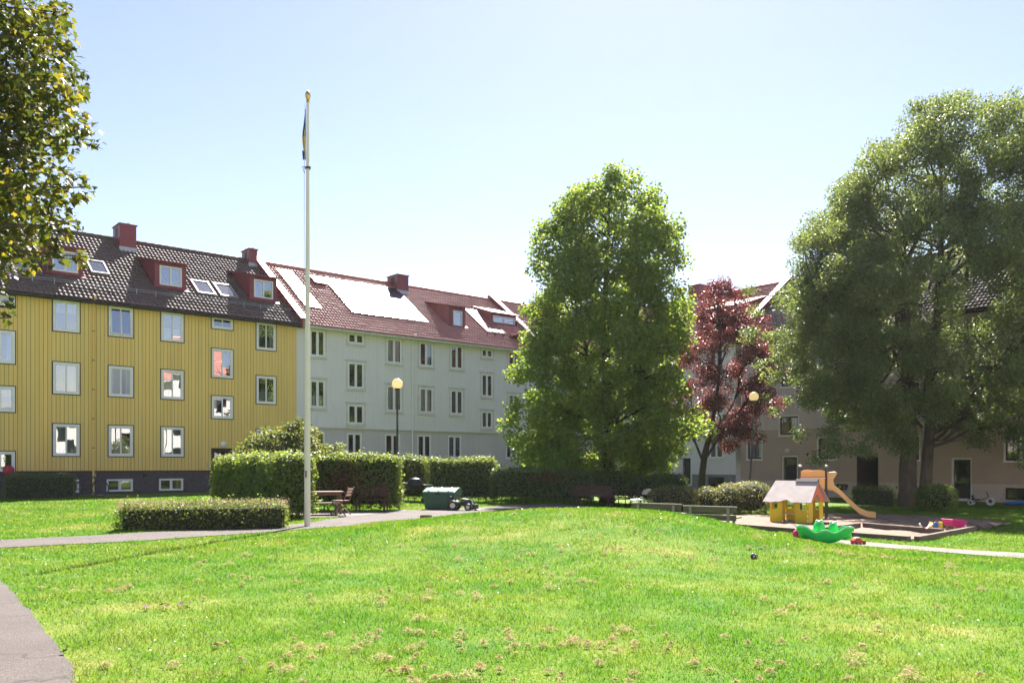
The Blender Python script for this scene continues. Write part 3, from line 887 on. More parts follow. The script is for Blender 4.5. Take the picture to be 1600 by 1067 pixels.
hy = [w[:4] for w in YW] + [YD]
ins = lambda h, e: (h[0] + e, h[1] - e, h[2] + e, h[3] - e)
wall = wall_sheet('wall', 'gap_shade', yb, YX0, YX1, 1.2, EZ - .03, [ins(h, .06) for h in hy])
boards(wall, 'yellow_paint', -4.6, YX1, 1.2, EZ - .02, .1705, .016, .024, [ins(h, .002) for h in hy], single=True)
boards(wall, 'yellow_paint', YX0, -4.6, 1.2, EZ - .02, .1705, .016, .024, [])
wall_sheet('plinth', 'dark_brick', yb, YX0, YX1, -1.0, 1.2, [YD] + YC, y=.05)
MB().box(YX0, YD[0], -.035, .05, 1.15, 1.197).box(YD[1], YX1, -.035, .05, 1.15, 1.197).build('water_table', 'dark_trim', yb)
MB().box(YX1 - .06, YX1 + .02, -.045, .2, 1.2, EZ).build('corner_board', 'yellow_paint', yb)
MB().add([(YX0, 11.5, -1), (YX1, 11.5, -1), (YX1, 11.5, EZ), (YX0, 11.5, EZ), (YX0, 0, -1), (YX0, 0, EZ), (YX0, RY, rz_(RY))], [(0, 1, 2, 3), (4, 0, 3, 6, 5)]).build('rear_wall', 'yellow_paint', yb)
for a, b, c, d, cu, op in YW:
    window(yb, a, b, c, d, 'yellow', cu, op)
for a, b, c, d in YC:
    window(yb, a, b, c, d, 'cellar')
door(yb, *YD, 'dark_trim', 'dark_trim')
MB().box(6.5, 8.1, -1.1, .04, -.2, .11).build('door_step', 'concrete', yb)
wall_lamp(yb, 7.35, 2.52)
MB().box(3.45, 3.62, -.02, .06, .92, 1.03).build('vent', 'dark_trim', yb)
MB().box(6.52, 6.60, -.04, -.022, 1.35, 1.6).build('intercom', 'zinc', yb)
downpipe(yb, 1.19, .1, EZ - .1, 'yellow_paint')
roof_shell(yb, YX0, YX1 + .1, 'tile_brown', 'tile_brown', 'dark_trim', 'dark_trim')
snow_rail(yb, YX0, YX1)
for x0, x1 in ((-.44, 1.12), (4.42, 5.98), (9.38, 10.93)):
    dormer(yb, x0, x1, 1.38, 11.72, 4.05, (x0 + .23, x1 - .23, 10.55, 11.52))
for x0, x1, y0, y1 in ((-2.35, -1.15, 1.25, 2.4), (1.60, 2.45, 1.9, 3.05), (6.55, 7.5, 1.3, 2.5), (7.75, 8.7, 1.3, 2.5), (-4.6, -3.6, 1.3, 2.4)):
    skylight(yb, x0, x1, y0, y1)
chimney(yb, 3.68, 4.52, 4.68, 5.9, 14.15)
chimney(yb, 10.95, 11.45, 5.15, 6.2, 14.1)
firewall(yb, YX1 + .12, YX1 + .42)

# --- grey house, the same range
gb = bframe('grey_house', 'pale grey house with red tiled roof and solar panels beside the yellow house', YO, FA)
GX0, GX1 = 11.40, 34.9
GW = [(12.2, 13.12, 7.45, 8.9, None), (14.54, 15.58, 8.37, 8.95, None), (17.1, 18.14, 7.45, 8.9, 'full'), (19.4, 20.4, 7.45, 8.9, 'right'), (21.72, 22.69, 7.45, 8.92, 'orange'), (24.16, 25.08, 8.36, 8.9, 'orange'), (26.41, 27.4, 7.45, 8.92, None),
      (12.2, 13.12, 4.63, 6.14, 'half'), (14.54, 15.58, 5.84, 7.3, None), (14.54, 15.58, 3.8, 4.9, None), (17.1, 18.14, 4.63, 6.14, 'full'), (19.4, 20.4, 4.63, 6.14, 'full'), (21.72, 22.69, 4.63, 6.14, None), (24.16, 25.08, 5.85, 7.3, None), (24.16, 25.08, 3.83, 4.92, None), (26.41, 27.4, 4.65, 6.13, None),
      (29.0, 30.0, 7.45, 8.92, None), (29.0, 30.0, 4.65, 6.13, None), (31.6, 32.6, 7.45, 8.92, None), (31.6, 32.6, 4.65, 6.13, None)]
GG = [(17.05, 18.1, 1.9, 3.3, None), (19.32, 20.32, 1.9, 3.3, None), (21.6, 22.62, 1.9, 3.3, 'blue'), (26.3, 27.25, 1.9, 3.33, None), (12.2, 13.15, 1.9, 3.3, None), (14.54, 15.5, 1.9, 3.3, None), (29.0, 30.0, 1.9, 3.3, None), (31.6, 32.6, 1.9, 3.3, None)]
GD = (24.16, 25.02, .1, 2.1)
gh = [w[:4] for w in GW]
wall_sheet('wall', 'grey_paint', gb, GX0, GX1, 3.56, EZ - .03, gh)
boards(gb, 'grey_paint', GX0 + .05, GX1, 3.58, EZ - .05, .142, .007, .016, [(h[0] - .10, h[1] + .10, h[2] - .09, h[3] + .09) for h in gh])
wall_sheet('ground_floor', 'grey_render', gb, GX0, GX1, -1.0, 3.52, [w[:4] for w in GG] + [GD], y=.07)
MB().box(GX0, GX1, -.05, .10, 3.515, 3.578).build('ledge', 'grey_trim', gb)
for a, b, c, d, cu in GW:
    window(gb, a, b, c, d, 'grey', cu)
for a, b, c, d, cu in GG:
    window(gb, a, b, c, d, 'ground', cu).location.y = .07
door(gb, *GD, 'white_paint', 'dark_metal', False, .12)
downpipe(gb, 18.86, 0, EZ - .1, 'white_paint', -.10)
roof_shell(gb, GX1 - (GX1 - GX0) + .30, GX1 + 11, 'tile_red', 'tile_red', 'cream_trim', 'cream_trim')
MB().box(GX0 + .3, GX1, -.30, -.022, EZ - .30, EZ - .17).build('eave_board', 'cream_trim', gb)
# small array: two columns of six
for c in range(2):
    for r in range(6):
        x0 = 12.62 + c * .50; y0 = 1.32 + r * .655
        pn = roof_patch(MB(), x0, x0 + .48, y0, y0 + .635, .085, .115).build('solar_panel', 'alu', gb)
        roof_patch(MB(), x0 + .012, x0 + .468, y0 + .012, y0 + .623, .10, .119).build('panel_glass', 'solar_grey', pn)
for r in range(3):
    for c in range(5):
        x0 = 15.58 + c * 1.075; y0 = 1.32 + r * 1.22
        pn = roof_patch(MB(), x0, x0 + 1.06, y0, y0 + 1.205, .10, .14).build('solar_panel', 'alu', gb)
        roof_patch(MB(), x0 + .014, x0 + 1.046, y0 + .014, y0 + 1.19, .12, .144).build('panel_glass', 'solar_glass', pn)
# roof hatch
h = roof_patch(MB(), 14.62, 15.36, 4.1, 4.72, .0, .20).build('roof_hatch', 'red_metal', gb)
roof_patch(MB(), 14.57, 15.41, 4.05, 4.77, .20, .235).build('hatch_lid', 'zinc', h)
chimney(gb, 20.85, 21.72, 4.66, 5.9, 13.95)
dormer(gb, 22.66, 24.0, 1.43, 11.66, 3.95, (23.0, 23.72, 10.42, 11.42), cheek='red_sheet', n=1)
# sunlit sheet-metal well with the recessed balcony beside it
mb = MB(); roof_patch(mb, 25.5, 27.2, 1.2, 3.8, .05, .09)
sh = mb.build('metal_sheet', 'red_sheet', gb)
s2 = MB()
for k in range(4):
    roof_patch(s2, 25.55 + k * .52, 25.59 + k * .52, 1.2, 3.8, .09, .125)
s2.build('standing_seam', 'red_sheet', sh)
snow = MB()
for k in range(3):
    x = 25.3 + k * .7
    for q in (0, .6):
        snow.box(x + q, x + q + .02, .78, .82, rz_(.8), rz_(.8) + .34)
    snow.path([(x, .8, rz_(.8) + .32), (x + .62, .8, rz_(.8) + .32)], .015, 6).path([(x, .8, rz_(.8) + .2), (x + .62, .8, rz_(.8) + .2)], .015, 6)
snow.build('snow_guard', 'dark_metal', gb)
dormer(gb, 27.0, 29.25, 2.5, 11.9, 4.3, (27.15, 29.1, 10.75, 11.72), cheek='red_sheet', n=2)
bal = MB().box(27.3, 29.2, .05, 2.4, 10.05, 10.13).build('balcony', 'red_metal', gb)
rl = MB().path([(27.3, .05, 10.13), (27.3, .05, 11.05), (29.2, .05, 11.05), (29.2, .05, 10.13)], .022, 8).path([(27.3, .05, 11.05), (27.3, 1.5, 11.05)], .022, 8)
for k in range(16):
    rl.path([(27.42 + k * .115, .05, 10.13), (27.42 + k * .115, .05, 11.04)], .010, 6)
rl.build('railing', 'zinc', bal)
firewall(gb, 29.4, 29.72)

# --- right range: pale house in the corner and the brown house
BO = (16.2, 49.7)
BA = math.atan2(-0.763, 0.647)
wb = bframe('white_house', 'whitish house with red roof in the corner behind the red-leaved tree', BO, BA)
WX0, WX1 = -15.43, -3.74
WW = [(-5.7, -4.66, 1.9, 3.15, None), (-5.7, -4.66, 4.65, 6.1, None), (-5.7, -4.66, 7.4, 8.8, None), (-10.3, -9.3, 1.9, 3.15, None), (-10.3, -9.3, 4.65, 6.1, 'sides'), (-10.3, -9.3, 7.4, 8.8, None), (-13.5, -12.5, 4.65, 6.1, None), (-13.5, -12.5, 7.4, 8.8, None)]
WD = (-7.93, -7.12, .15, 2.0)
WC = [(-5.75, -4.66, .12, .72)]
wall_sheet('wall', 'white_wall', wb, WX0, WX1, .88, EZ - .03, [w[:4] for w in WW] + [WD])
wall_sheet('plinth', 'plinth_grey', wb, WX0, WX1, -1.2, .88, [WD] + WC, y=.05)
for a, b, c, d, cu in WW:
    window(wb, a, b, c, d, 'ground', cu)
gr = window(wb, *WC[0], 'cellar_dark')
mb = MB()
for k in range(8):
    mb.path([(-5.62 + k * .125, -.04, .14), (-5.62 + k * .125, -.04, .70)], .012, 6)
mb.build('grille', 'dark_metal', gr)
door(wb, *WD, 'white_paint', 'dark_metal', False, .1)
wall_lamp(wb, -8.3, 2.02)
roof_shell(wb, WX0 - 11, WX1, 'tile_red', 'tile_red', 'cream_trim', 'cream_trim')
MB().add([(WX1, 0, -1), (WX1, 11.5, -1), (WX1, 11.5, EZ), (WX1, RY, rz_(RY)), (WX1, 0, EZ)], [(0, 1, 2, 3, 4)]).build('party_wall', 'white_wall', wb)
dormer(wb, -7.4, -4.6, 2.0, 11.75, 4.3, (-6.9, -5.1, 10.75, 11.5), cheek='red_sheet', n=2)
chimney(wb, -11.2, -10.2, 4.9, 6.0, 14.3)
firewall(wb, WX1 + .02, WX1 + .36)

nb = bframe('brown_house', 'brown rendered house with lilac boards above behind the big tree', BO, BA)
NX0, NX1 = -3.35, 20.0
NW = [(-2.95, -1.84, 1.78, 3.1, 'sides'), (1.72, 2.9, 1.75, 3.03, 'half'), (6.43, 7.5, 1.68, 3.02, None), (11.45, 12.7, 1.62, 2.95, None),
      (-.74, .58, 3.17, 4.36, 'right'), (-.65, .64, 6.0, 7.15, 'sides'), (-.62, .64, 7.95, 8.57, None), (-2.95, -1.84, 7.45, 8.6, None), (-2.95, -1.84, 4.7, 5.9, None),
      (1.72, 2.9, 4.7, 5.9, None), (1.72, 2.9, 7.4, 8.6, None), (6.43, 7.5, 4.6, 5.8, None), (6.43, 7.5, 7.4, 8.6, None), (9.14, 10.23, 3.35, 4.35, None), (9.14, 10.23, 6.0, 7.1, None), (11.45, 12.7, 4.4, 5.5, None), (11.45, 12.7, 7.2, 8.4, None), (15, 16.2, 4.4, 5.5, None), (15, 16.2, 1.6, 2.9, None)]
ND = [(-.57, .48, .0, 2.02), (9.02, 10.0, -.28, 1.82)]
NP = (4.06, 5.26, -1.0, 1.95)
NC = [(11.55, 12.65, -.18, .38), (2.9, 3.5, .1, .42)]
nh = [w[:4] for w in NW]
wall_sheet('ground_floor', 'brown_render', nb, NX0, NX1, .55, 3.56, nh + ND + [NP], y=0)
wall_sheet('wall', 'lilac_board', nb, NX0, NX1, 3.56, EZ - .03, nh, y=-.015)
boards(nb, 'lilac_board', NX0, NX1, 3.54, EZ - .03, .165, .045, .03, [(h[0] - .02, h[1] + .02, h[2] - .03, h[3] + .02) for h in nh], y=-.015)
wall_sheet('plinth', 'plinth_pale', nb, NX0, NX1, -1.5, .55, ND + [NP] + NC, y=.04)
for a, b, c, d, cu in NW:
    window(nb, a, b, c, d, 'brown', cu)
for a, b, c, d in NC:
    window(nb, a, b, c, d, 'cellar_dark')
door(nb, *ND[0], 'white_paint', 'dark_metal', True, .16)
door(nb, *ND[1], 'white_paint', 'dark_metal', True, .16)
MB().add([(4.06, 0, -1), (4.06, 4, -1), (4.06, 4, 1.95), (4.06, 0, 1.95), (5.26, 0, -1), (5.26, 4, -1), (5.26, 4, 1.95), (5.26, 0, 1.95)], [(0, 1, 2, 3), (4, 7, 6, 5), (3, 2, 6, 7), (1, 5, 6, 2)]).build('passage', 'dark_brick', nb)
wall_lamp(nb, -.15, 2.28, 'cream_plastic')
MB().box(1.05, 1.2, -.02, .02, 2.0, 2.15).build('vent', 'dark_trim', nb)
MB().box(3.3, 3.55, .02, .06, .25, .38).build('vent', 'dark_metal', nb)
MB().box(6.2, 6.4, .02, .06, .22, .35).build('vent', 'dark_metal', nb)
roof_shell(nb, NX0, NX1, 'tile_brown', 'tile_brown', 'dark_trim', 'dark_trim')
MB().add([(NX1, 0, -1.5), (NX1, 11.5, -1.5), (NX1, 11.5, EZ), (NX1, RY, rz_(RY)), (NX1, 0, EZ)], [(0, 1, 2, 3, 4)]).build('gable_wall', 'brown_render', nb)

# --- houses across the yard: seen only as reflections in the yellow house's windows
def far_house(name, label, x0, x1, dz, rows, flat=False):
    ob = bframe(name, label, (38.5, 23.2), FA + math.pi)
    ob.location.z = dz
    OW = [(x0 + 1.2 + 2.6 * k, x0 + 2.35 + 2.6 * k, z, z + 1.45) for k in range(int((x1 - x0 - 1.2) / 2.6)) for z in rows]
    wall_sheet('wall', 'white_paint', ob, x0, x1, .9, EZ - .03, OW)
    boards(ob, 'white_paint', x0, x1, .9, EZ - .05, .2, .012, .02, OW)
    wall_sheet('plinth', 'plinth_grey', ob, x0, x1, -3.0, .9, [], y=.04)
    for a, b, c, d in OW:
        w = MB().ring(a, b, c, d, .08, -.05, .03).build('window', 'dark_trim', ob)
        panes(w, [(a + .08, b - .08, c + .08, d - .08)], 0.0, 'glass')
        room(w, a, b, c, d)
    if flat:
        MB().box(x0, x1, -.15, 11.5, EZ - .03, EZ + .15).build('flat_roof', 'zinc', ob)
        MB().add([(x1, 0, -3), (x1, 11.5, -3), (x1, 11.5, EZ - .03), (x1, 0, EZ - .03)], [(0, 1, 2, 3)]).build('end_wall', 'white_paint', ob)
        return
    roof_shell(ob, x0, x1, 'tile_red', 'tile_red', 'white_paint', 'white_paint')
    MB().add([(x1, 0, -3), (x1, 11.5, -3), (x1, 11.5, EZ), (x1, RY, rz_(RY)), (x1, 0, EZ)], [(0, 1, 2, 3, 4)]).build('gable_wall', 'white_paint', ob)
far_house('white_board_house', 'tall white wooden house across the yard, mirrored in the yellow house windows', 0.5, 15.5, 1.2, (1.8, 4.6, 7.45))
far_house('white_board_house', 'lower white wooden house across the yard, mirrored in the ground-floor windows', 15.6, 44.0, -2.2, (4.6, 7.3), True)

# ------------------------------------------------------------------ vegetation
def unit(a):
    return a / np.maximum(1e-9, np.linalg.norm(a, axis=-1, keepdims=True))

def leaf_arrays(P, Nrm, L, W, droop=0.3, fold=0.12):
    """one folded four-cornered leaf for each point."""
    n = len(P)
    Nrm = unit(Nrm)
    a = rng.normal(size=(n, 3)); a[:, 2] -= droop
    a = unit(a - Nrm * np.sum(a * Nrm, 1, keepdims=True))
    b = np.cross(Nrm, a)
    L = np.asarray(L)[:, None] if np.ndim(L) else np.full((n, 1), L)
    W = L * W
    v0 = P; v2 = P + a * L
    mid = P + a * L * 0.45
    v1 = mid + b * W * 0.5 + Nrm * W * fold
    v3 = mid - b * W * 0.5 + Nrm * W * fold
    V = np.stack([v0, v1, v2, v3], 1).reshape(-1, 3)
    k = np.arange(n)[:, None] * 4
    F = np.concatenate([k + np.array([[0, 1, 2]]), k + np.array([[0, 2, 3]])], 0)
    return V, F

def clump_points(C, Rr, n_per, out=0.7, up=0.5, rnd=0.7, flat=0.8):
    C = np.asarray(C, dtype=float); Rr = np.asarray(Rr, dtype=float)
    cnt = np.maximum(3, (n_per * (Rr / Rr.mean()) ** 2).astype(int))
    idx = np.repeat(np.arange(len(C)), cnt)
    d = unit(rng.normal(size=(len(idx), 3)))
    r = rng.random(len(idx)) ** 0.45
    off = d * (r * Rr[idx])[:, None]
    off[:, 2] *= flat
    return C[idx] + off, d * out + np.array([0, 0, up]) + rng.normal(size=d.shape) * rnd

def limb(mb, p, q, r0, r1, wob=0.06, n=7, seg=6):
    p, q = np.array(p, float), np.array(q, float)
    L = np.linalg.norm(q - p)
    pts = []
    for i in range(seg + 1):
        t = i / seg
        w = rng.normal(0, wob * L, 3) * math.sin(math.pi * t) * 0.5
        sag = np.array([0, 0, 0.10 * L * math.sin(math.pi * t)])
        pts.append(p + (q - p) * t + w + sag)
    mb.path(pts, [r0 + (r1 - r0) * (i / seg) ** 0.8 for i in range(seg + 1)], n)
    return pts

def tree(name, label, base, trunk_pts, trunk_r, clumps, n_per, leaf_l, leaf_w, lmat, bmat, droop=0.35, branch_from=0.35, nbr=60, out=0.6, up=0.5, rnd=0.75):
    """trunk_pts: list of polylines relative to base; clumps: (centres, radii) relative to base."""
    t = thing(name, label, 'tree', base)
    tk = MB()
    for pts, rr in zip(trunk_pts, trunk_r):
        tk.path(pts, rr, 12)
    C, Rr = clumps
    nodes = np.concatenate([np.array(resample3(p, 24)) for p in trunk_pts])
    zmin = branch_from * C[:, 2].max()
    order = rng.permutation(len(C))[:nbr]
    for i in order:
        c = C[i]
        cand = nodes[(nodes[:, 2] < c[2] - 0.15 * np.hypot(c[0], c[1])) & (nodes[:, 2] > 0.12 * C[:, 2].max())]
        if not len(cand): continue
        k = cand[np.argmin(np.linalg.norm(cand - c, axis=1) + 0.4 * np.abs(cand[:, 2] - (c[2] - 0.6 * np.hypot(c[0], c[1]))))]
        d = np.linalg.norm(c - k)
        limb(tk, k, c, 0.014 * d + 0.02, 0.012, 0.09)
    tk.build('trunk', bmat, t, smooth=True)
    P, N = clump_points(C, Rr, n_per, out, up, rnd)
    V, F = leaf_arrays(P, N, leaf_l * rng.uniform(0.7, 1.25, len(P)), leaf_w, droop)
    o = np_obj('crown', V, F, lmat, t)
    o['kind'] = 'stuff'
    return t

def resample3(pts, n):
    P = np.array(pts, float)
    d = np.r_[0, np.cumsum(np.linalg.norm(np.diff(P, axis=0), axis=1))]
    t = np.linspace(0, d[-1], n)
    return np.stack([np.interp(t, d, P[:, k]) for k in range(3)], 1)

def envelope_clumps(n, zs, rs, r_in, rad, cx=None, squash_y=1.0, noise=0.16, seed=1):
    """clump centres spread through a crown whose radius at height zs is rs."""
    g = np.random.default_rng(seed)
    zz = np.linspace(zs[0], zs[-1], 400)
    rr = np.interp(zz, zs, rs)
    cdf = np.cumsum(rr ** 1.3 + 0.2); cdf /= cdf[-1]
    z = np.interp(g.random(n), cdf, zz)
    r0 = np.interp(z, zs, rs)
    a = g.random(n) * 2 * np.pi
    lob = 1 + noise * (np.sin(3 * a + z * 0.9) * 0.5 + np.sin(5 * a - z * 1.7 + 1) * 0.35 + np.sin(2 * a + 2.3 * z) * 0.3)
    fr = r_in + (1 - r_in) * g.random(n) ** 0.6
    R0 = np.maximum(0.1, r0 * lob * fr - rad * 0.6)
    x = R0 * np.cos(a) + (np.interp(z, cx[0], cx[1]) if cx else 0)
    return np.stack([x, R0 * np.sin(a) * squash_y, z], 1), rad * g.uniform(0.65, 1.3, n)

# lime tree in the middle of the yard
lx, ly = 4.3, 38.6
zs = [1.0, 2.2, 3.7, 5.1, 6.6, 8.0, 9.5, 10.9, 12.4, 13.7, 14.5, 14.9]
rs = [3.1, 4.35, 4.5, 4.3, 4.15, 4.05, 3.9, 3.65, 3.3, 2.75, 1.9, 0.7]
cl = envelope_clumps(780, zs, rs, 0.34, 0.56, cx=([1, 4, 9, 14], [-.25, -.3, 0.0, 0.1]), noise=.15, seed=3)
tree('lime_tree', 'tall green lime tree with rounded crown in front of the corner houses', at(lx, ly),
     [[(0, 0, -.2), (0.05, 0, 2), (0, .1, 5), (-.1, 0, 9), (0.1, 0, 13.2)], [(0, 0, 2.2), (-.7, .3, 5), (-1.2, .5, 9.5)], [(0.05, 0, 2.6), (.9, -.2, 6), (1.4, 0, 10)]],
     [[.36, .28, .22, .14, .03], [.16, .11, .03], [.16, .11, .03]], cl, 140, .15, .82, 'leaf_lime', 'bark_dark', nbr=110)

# the big tree on the right with two trunks
rx, ry = 17.3, 36.6
def big_tree_clumps():
    zs = [3.6, 4.6, 6.0, 8.0, 9.8, 11.2, 12.3, 13.6, 15.0, 16.3, 17.3]
    rs = [4.6, 6.2, 6.9, 7.2, 7.3, 6.9, 5.9, 5.2, 4.5, 3.5, 1.6]
    A = envelope_clumps(900, zs, rs, 0.45, 0.66, cx=([3, 7, 12, 18], [1.2, 1.3, 1.6, 1.9]), noise=.09, seed=8)
    g = np.random.default_rng(4)
    ex, er = [], []
    for (c, s, n) in (((-3.4, -1.2, 3.2), (1.1, 1.0, .55), 22), ((-2.0, -1.5, 2.7), (.8, .8, .35), 10), ((2.6, -1.8, 3.4), (1.6, 1.0, .5), 24), ((4.4, -1.6, 2.9), (1.3, .9, .6), 22),
                      ((3.9, -2.0, 4.6), (1.6, 1.0, .5), 20), ((-5.4, -.6, 5.6), (.9, 1, 1.0), 16), ((-5.9, 0, 7.6), (.7, 1, .9), 14), ((0.6, -1.6, 4.3), (1.4, 1, .5), 16)):
        ex.append(np.array(c) + g.normal(size=(n, 3)) * np.array(s)); er.append(g.uniform(.28, .55, n))
    return np.concatenate([A[0]] + ex), np.concatenate([A[1]] + er)
tree('ash_tree', 'huge dark green tree with two leaning trunks beside the sand', at(rx, ry),
     [[(-.35, 0, -.3), (-.33, 0, 1.5), (-.25, 0, 3.5), (-.3, .2, 7), (-.5, 0, 12)], [(.25, -.25, -.3), (.35, -.2, 1.3), (.55, -.1, 3.2), (.8, 0, 6.5), (1.2, .2, 11), (1.1, 0, 16)], [(.5, -.1, 3.0), (2.0, -.4, 4.6), (3.7, -.8, 6.2)], [(-.3, 0, 3.2), (-2.2, -.2, 5.6), (-3.8, -.2, 8.2)]],
     [[.42, .35, .31, .22, .05], [.28, .25, .22, .18, .12, .04], [.13, .09, .04], [.14, .1, .04]], big_tree_clumps(), 350, .112, .66, 'leaf_ash', 'bark', nbr=150, out=.5, up=.5, rnd=.9)

# red-leaved plum
px_, py_ = 9.95, 45.0
cl = envelope_clumps(210, [2.3, 3.0, 4.1, 5.4, 6.7, 8.0, 9.0, 9.7], [1.3, 2.1, 2.5, 2.55, 2.4, 1.95, 1.3, .5], 0.25, 0.42, cx=([2, 5, 9], [1.0, 1.2, .9]), noise=.34, seed=6)
pl_ = tree('plum_tree', 'dark red-leaved plum tree with slim brown trunk', at(px_, py_),
     [[(0, 0, -.2), (.05, 0, 1.0), (.18, 0, 2.0), (.5, 0, 3.2), (.8, 0, 5.2), (.9, 0, 7.4)], [(.15, 0, 1.7), (1.1, 0, 3.2), (2.1, .1, 4.3)], [(.12, 0, 1.6), (-.25, .1, 2.6), (-.4, .2, 4.6)], [(.3, 0, 2.5), (1.4, -.2, 4.2), (1.9, -.2, 6)]],
     [[.19, .15, .14, .1, .06, .02], [.07, .05, .02], [.06, .05, .02], [.06, .04, .02]], cl, 230, .09, .64, 'leaf_plum', 'bark_dark', nbr=70, rnd=.9)
pl_.scale = (1.19, 1.19, 1.19)

# foreground maple, mostly out of frame to the left: crown, plus the outermost leaves one by one
def maple():
    base = at(-11.6, 10.6)
    t = thing('maple_tree', 'near maple with large yellow-green leaves at the left edge', 'tree', base)
    F_, H_ = 1333., 727.
    blobs = [(-30, 20, 95, 0), (40, 30, 70, .2), (85, 55, 40, -.2), (95, 20, 25, .1), (20, 110, 85, .1), (80, 120, 55, -.1), (118, 128, 24, .2), (-40, 180, 100, 0), (30, 195, 75, .3),
             (90, 195, 52, 0), (138, 208, 22, .1), (152, 226, 12, .1), (-20, 280, 85, .2), (50, 290, 62, -.2), (105, 292, 36, .1), (134, 292, 17, 0), (20, 350, 62, .2), (75, 352, 40, -.1), (108, 350, 26, .1),
             (-30, 395, 60, 0), (40, 400, 34, .1), (85, 398, 24, .0), (118, 405, 18, .2), (136, 402, 12, 0), (-20, 452, 24, .1), (8, 478, 17, .0), (18, 496, 9, 0)]
    C, Rr = [], []
    Z0 = 10.8
    for x, y, r, dz in blobs:
        for k in range(2 if r > 45 else 1):
            Z = Z0 + dz * 2 + (k * 1.1) + random.uniform(-.25, .25)
            C.append(((x - 800) / F_ * Z, Z, 1.45 + (H_ - y) / F_ * Z)); Rr.append(max(.09, r / F_ * Z * .95))
    inner = len(C)
    for k in range(70):        # the rest of the crown round the trunk
        a = rng.random() * 6.28; z = rng.uniform(4.2, 11.5); rr = 3.9 * math.sqrt(max(.05, 1 - ((z - 7.6) / 4.4) ** 2)) * rng.uniform(.4, 1)
        c = (-11.6 + rr * math.cos(a), 10.6 + rr * math.sin(a), z)
        if c[0] / c[1] > -.575 : continue
        C.append(c); Rr.append(rng.uniform(.5, .9))
    C = np.array(C) - np.array(base); Rr = np.array(Rr)
    # palmate outline: five lobes
    lobes = [(0, -.02), (.16, .05), (.42, .02), (.30, .22), (.52, .42), (.24, .46), (.20, .62), (.0, 1.0), (-.20, .62), (-.24, .46), (-.52, .42), (-.30, .22), (-.42, .02), (-.16, .05)]
    lb = np.array(lobes); lz = np.abs(lb[:, 0]) * .22 - .06 * lb[:, 1] ** 2
    m = len(lb)
    def build(P, N, L):
        n = len(P)
        N = unit(N); a = rng.normal(size=(n, 3)) * .6; a[:, 2] -= .9
        a = unit(a - N * np.sum(a * N, 1, keepdims=True)); b = np.cross(N, a)
        ctr = (P + a * (L * .32)[:, None])[:, None]
        V = P[:, None] + (b[:, None] * lb[None, :, 0, None] + a[:, None] * lb[None, :, 1, None] + N[:, None] * lz[None, :, None]) * L[:, None, None]
        return np.concatenate([V, ctr], 1), a, b, N
    area = (Rr ** 2)
    cnt = np.maximum(6, (area * 820)).astype(int)
    cnt[inner:] = np.maximum(8, cnt[inner:] // 3)
    idx = np.repeat(np.arange(len(C)), cnt)
    d = unit(rng.normal(size=(len(idx), 3))); r = rng.random(len(idx)) ** .4
    P = C[idx] + d * (r * Rr[idx])[:, None]
    N = d * .45 + np.array([.1, -.1, .75]) + rng.normal(size=d.shape) * .55
    L = rng.uniform(.075, .13, len(P))
    V, a, b, N = build(P, N, L)
    Wp = P + np.array(base)
    u = Wp[:, 0] / Wp[:, 1]; v = (Wp[:, 2] - 1.45) / Wp[:, 1]
    vis = (u > -.6) & (v < .545) & (idx < inner)
    score = np.where(vis, -Wp[:, 1] + 6 * u + 1.2 * r, -99)
    pick = np.argsort(-score)[:290]
    rest = np.setdiff1d(np.arange(len(P)), pick)
    Vr = V[rest].reshape(-1, 3); k = (np.arange(len(rest)) * (m + 1))[:, None, None]
    fan = np.array([[m, i, (i + 1) % m] for i in range(m)])[None]
    crown = np_obj('crown', Vr, (fan + k).reshape(-1, 3), 'leaf_maple', t)
    crown['kind'] = 'stuff'
    me = None
    for q in pick:
        if me is None:
            vv = [(x * 1.0, y, z) for (x, y), z in zip(lobes, lz)] + [(0, .32, 0)]
            me = bpy.data.meshes.new('leaf'); me.from_pydata(vv, [], [(m, i, (i + 1) % m) for i in range(m)]); me.materials.append(M['leaf_maple_single'])
        o = bpy.data.objects.new('leaf', me); link(o, crown)
        mt = Matrix(((b[q][0], a[q][0], N[q][0], P[q][0]), (b[q][1], a[q][1], N[q][1], P[q][1]), (b[q][2], a[q][2], N[q][2], P[q][2]), (0, 0, 0, 1)))
        o.matrix_basis = mt @ Matrix.Scale(float(L[q]), 4)
    tk = MB().path([(0, 0, -.3), (0, 0, 2.2), (.2, .1, 5), (.3, 0, 9.5)], [.34, .26, .2, .05], 12)
    for i in list(range(0, inner)) + list(range(inner, len(C), 3)):
        c = C[i]
        z = max(2.2, min(9, c[2] - .35 * np.hypot(c[0], c[1])))
        limb(tk, (.12, .05, z), c, .05, .008, .05, 6, 7)
    tk.build('trunk', 'bark', t, smooth=True)
def leaf_single():
    m = M['leaf_maple'].copy(); M['leaf_maple_single'] = m
    nt = m.node_tree
    oi = nt.nodes.new('ShaderNodeObjectInfo')
    for n in nt.nodes:
        if n.type == 'VALTORGB':
            nt.links.new(oi.outputs['Random'], n.inputs['Fac'])
leaf_single()
maple()

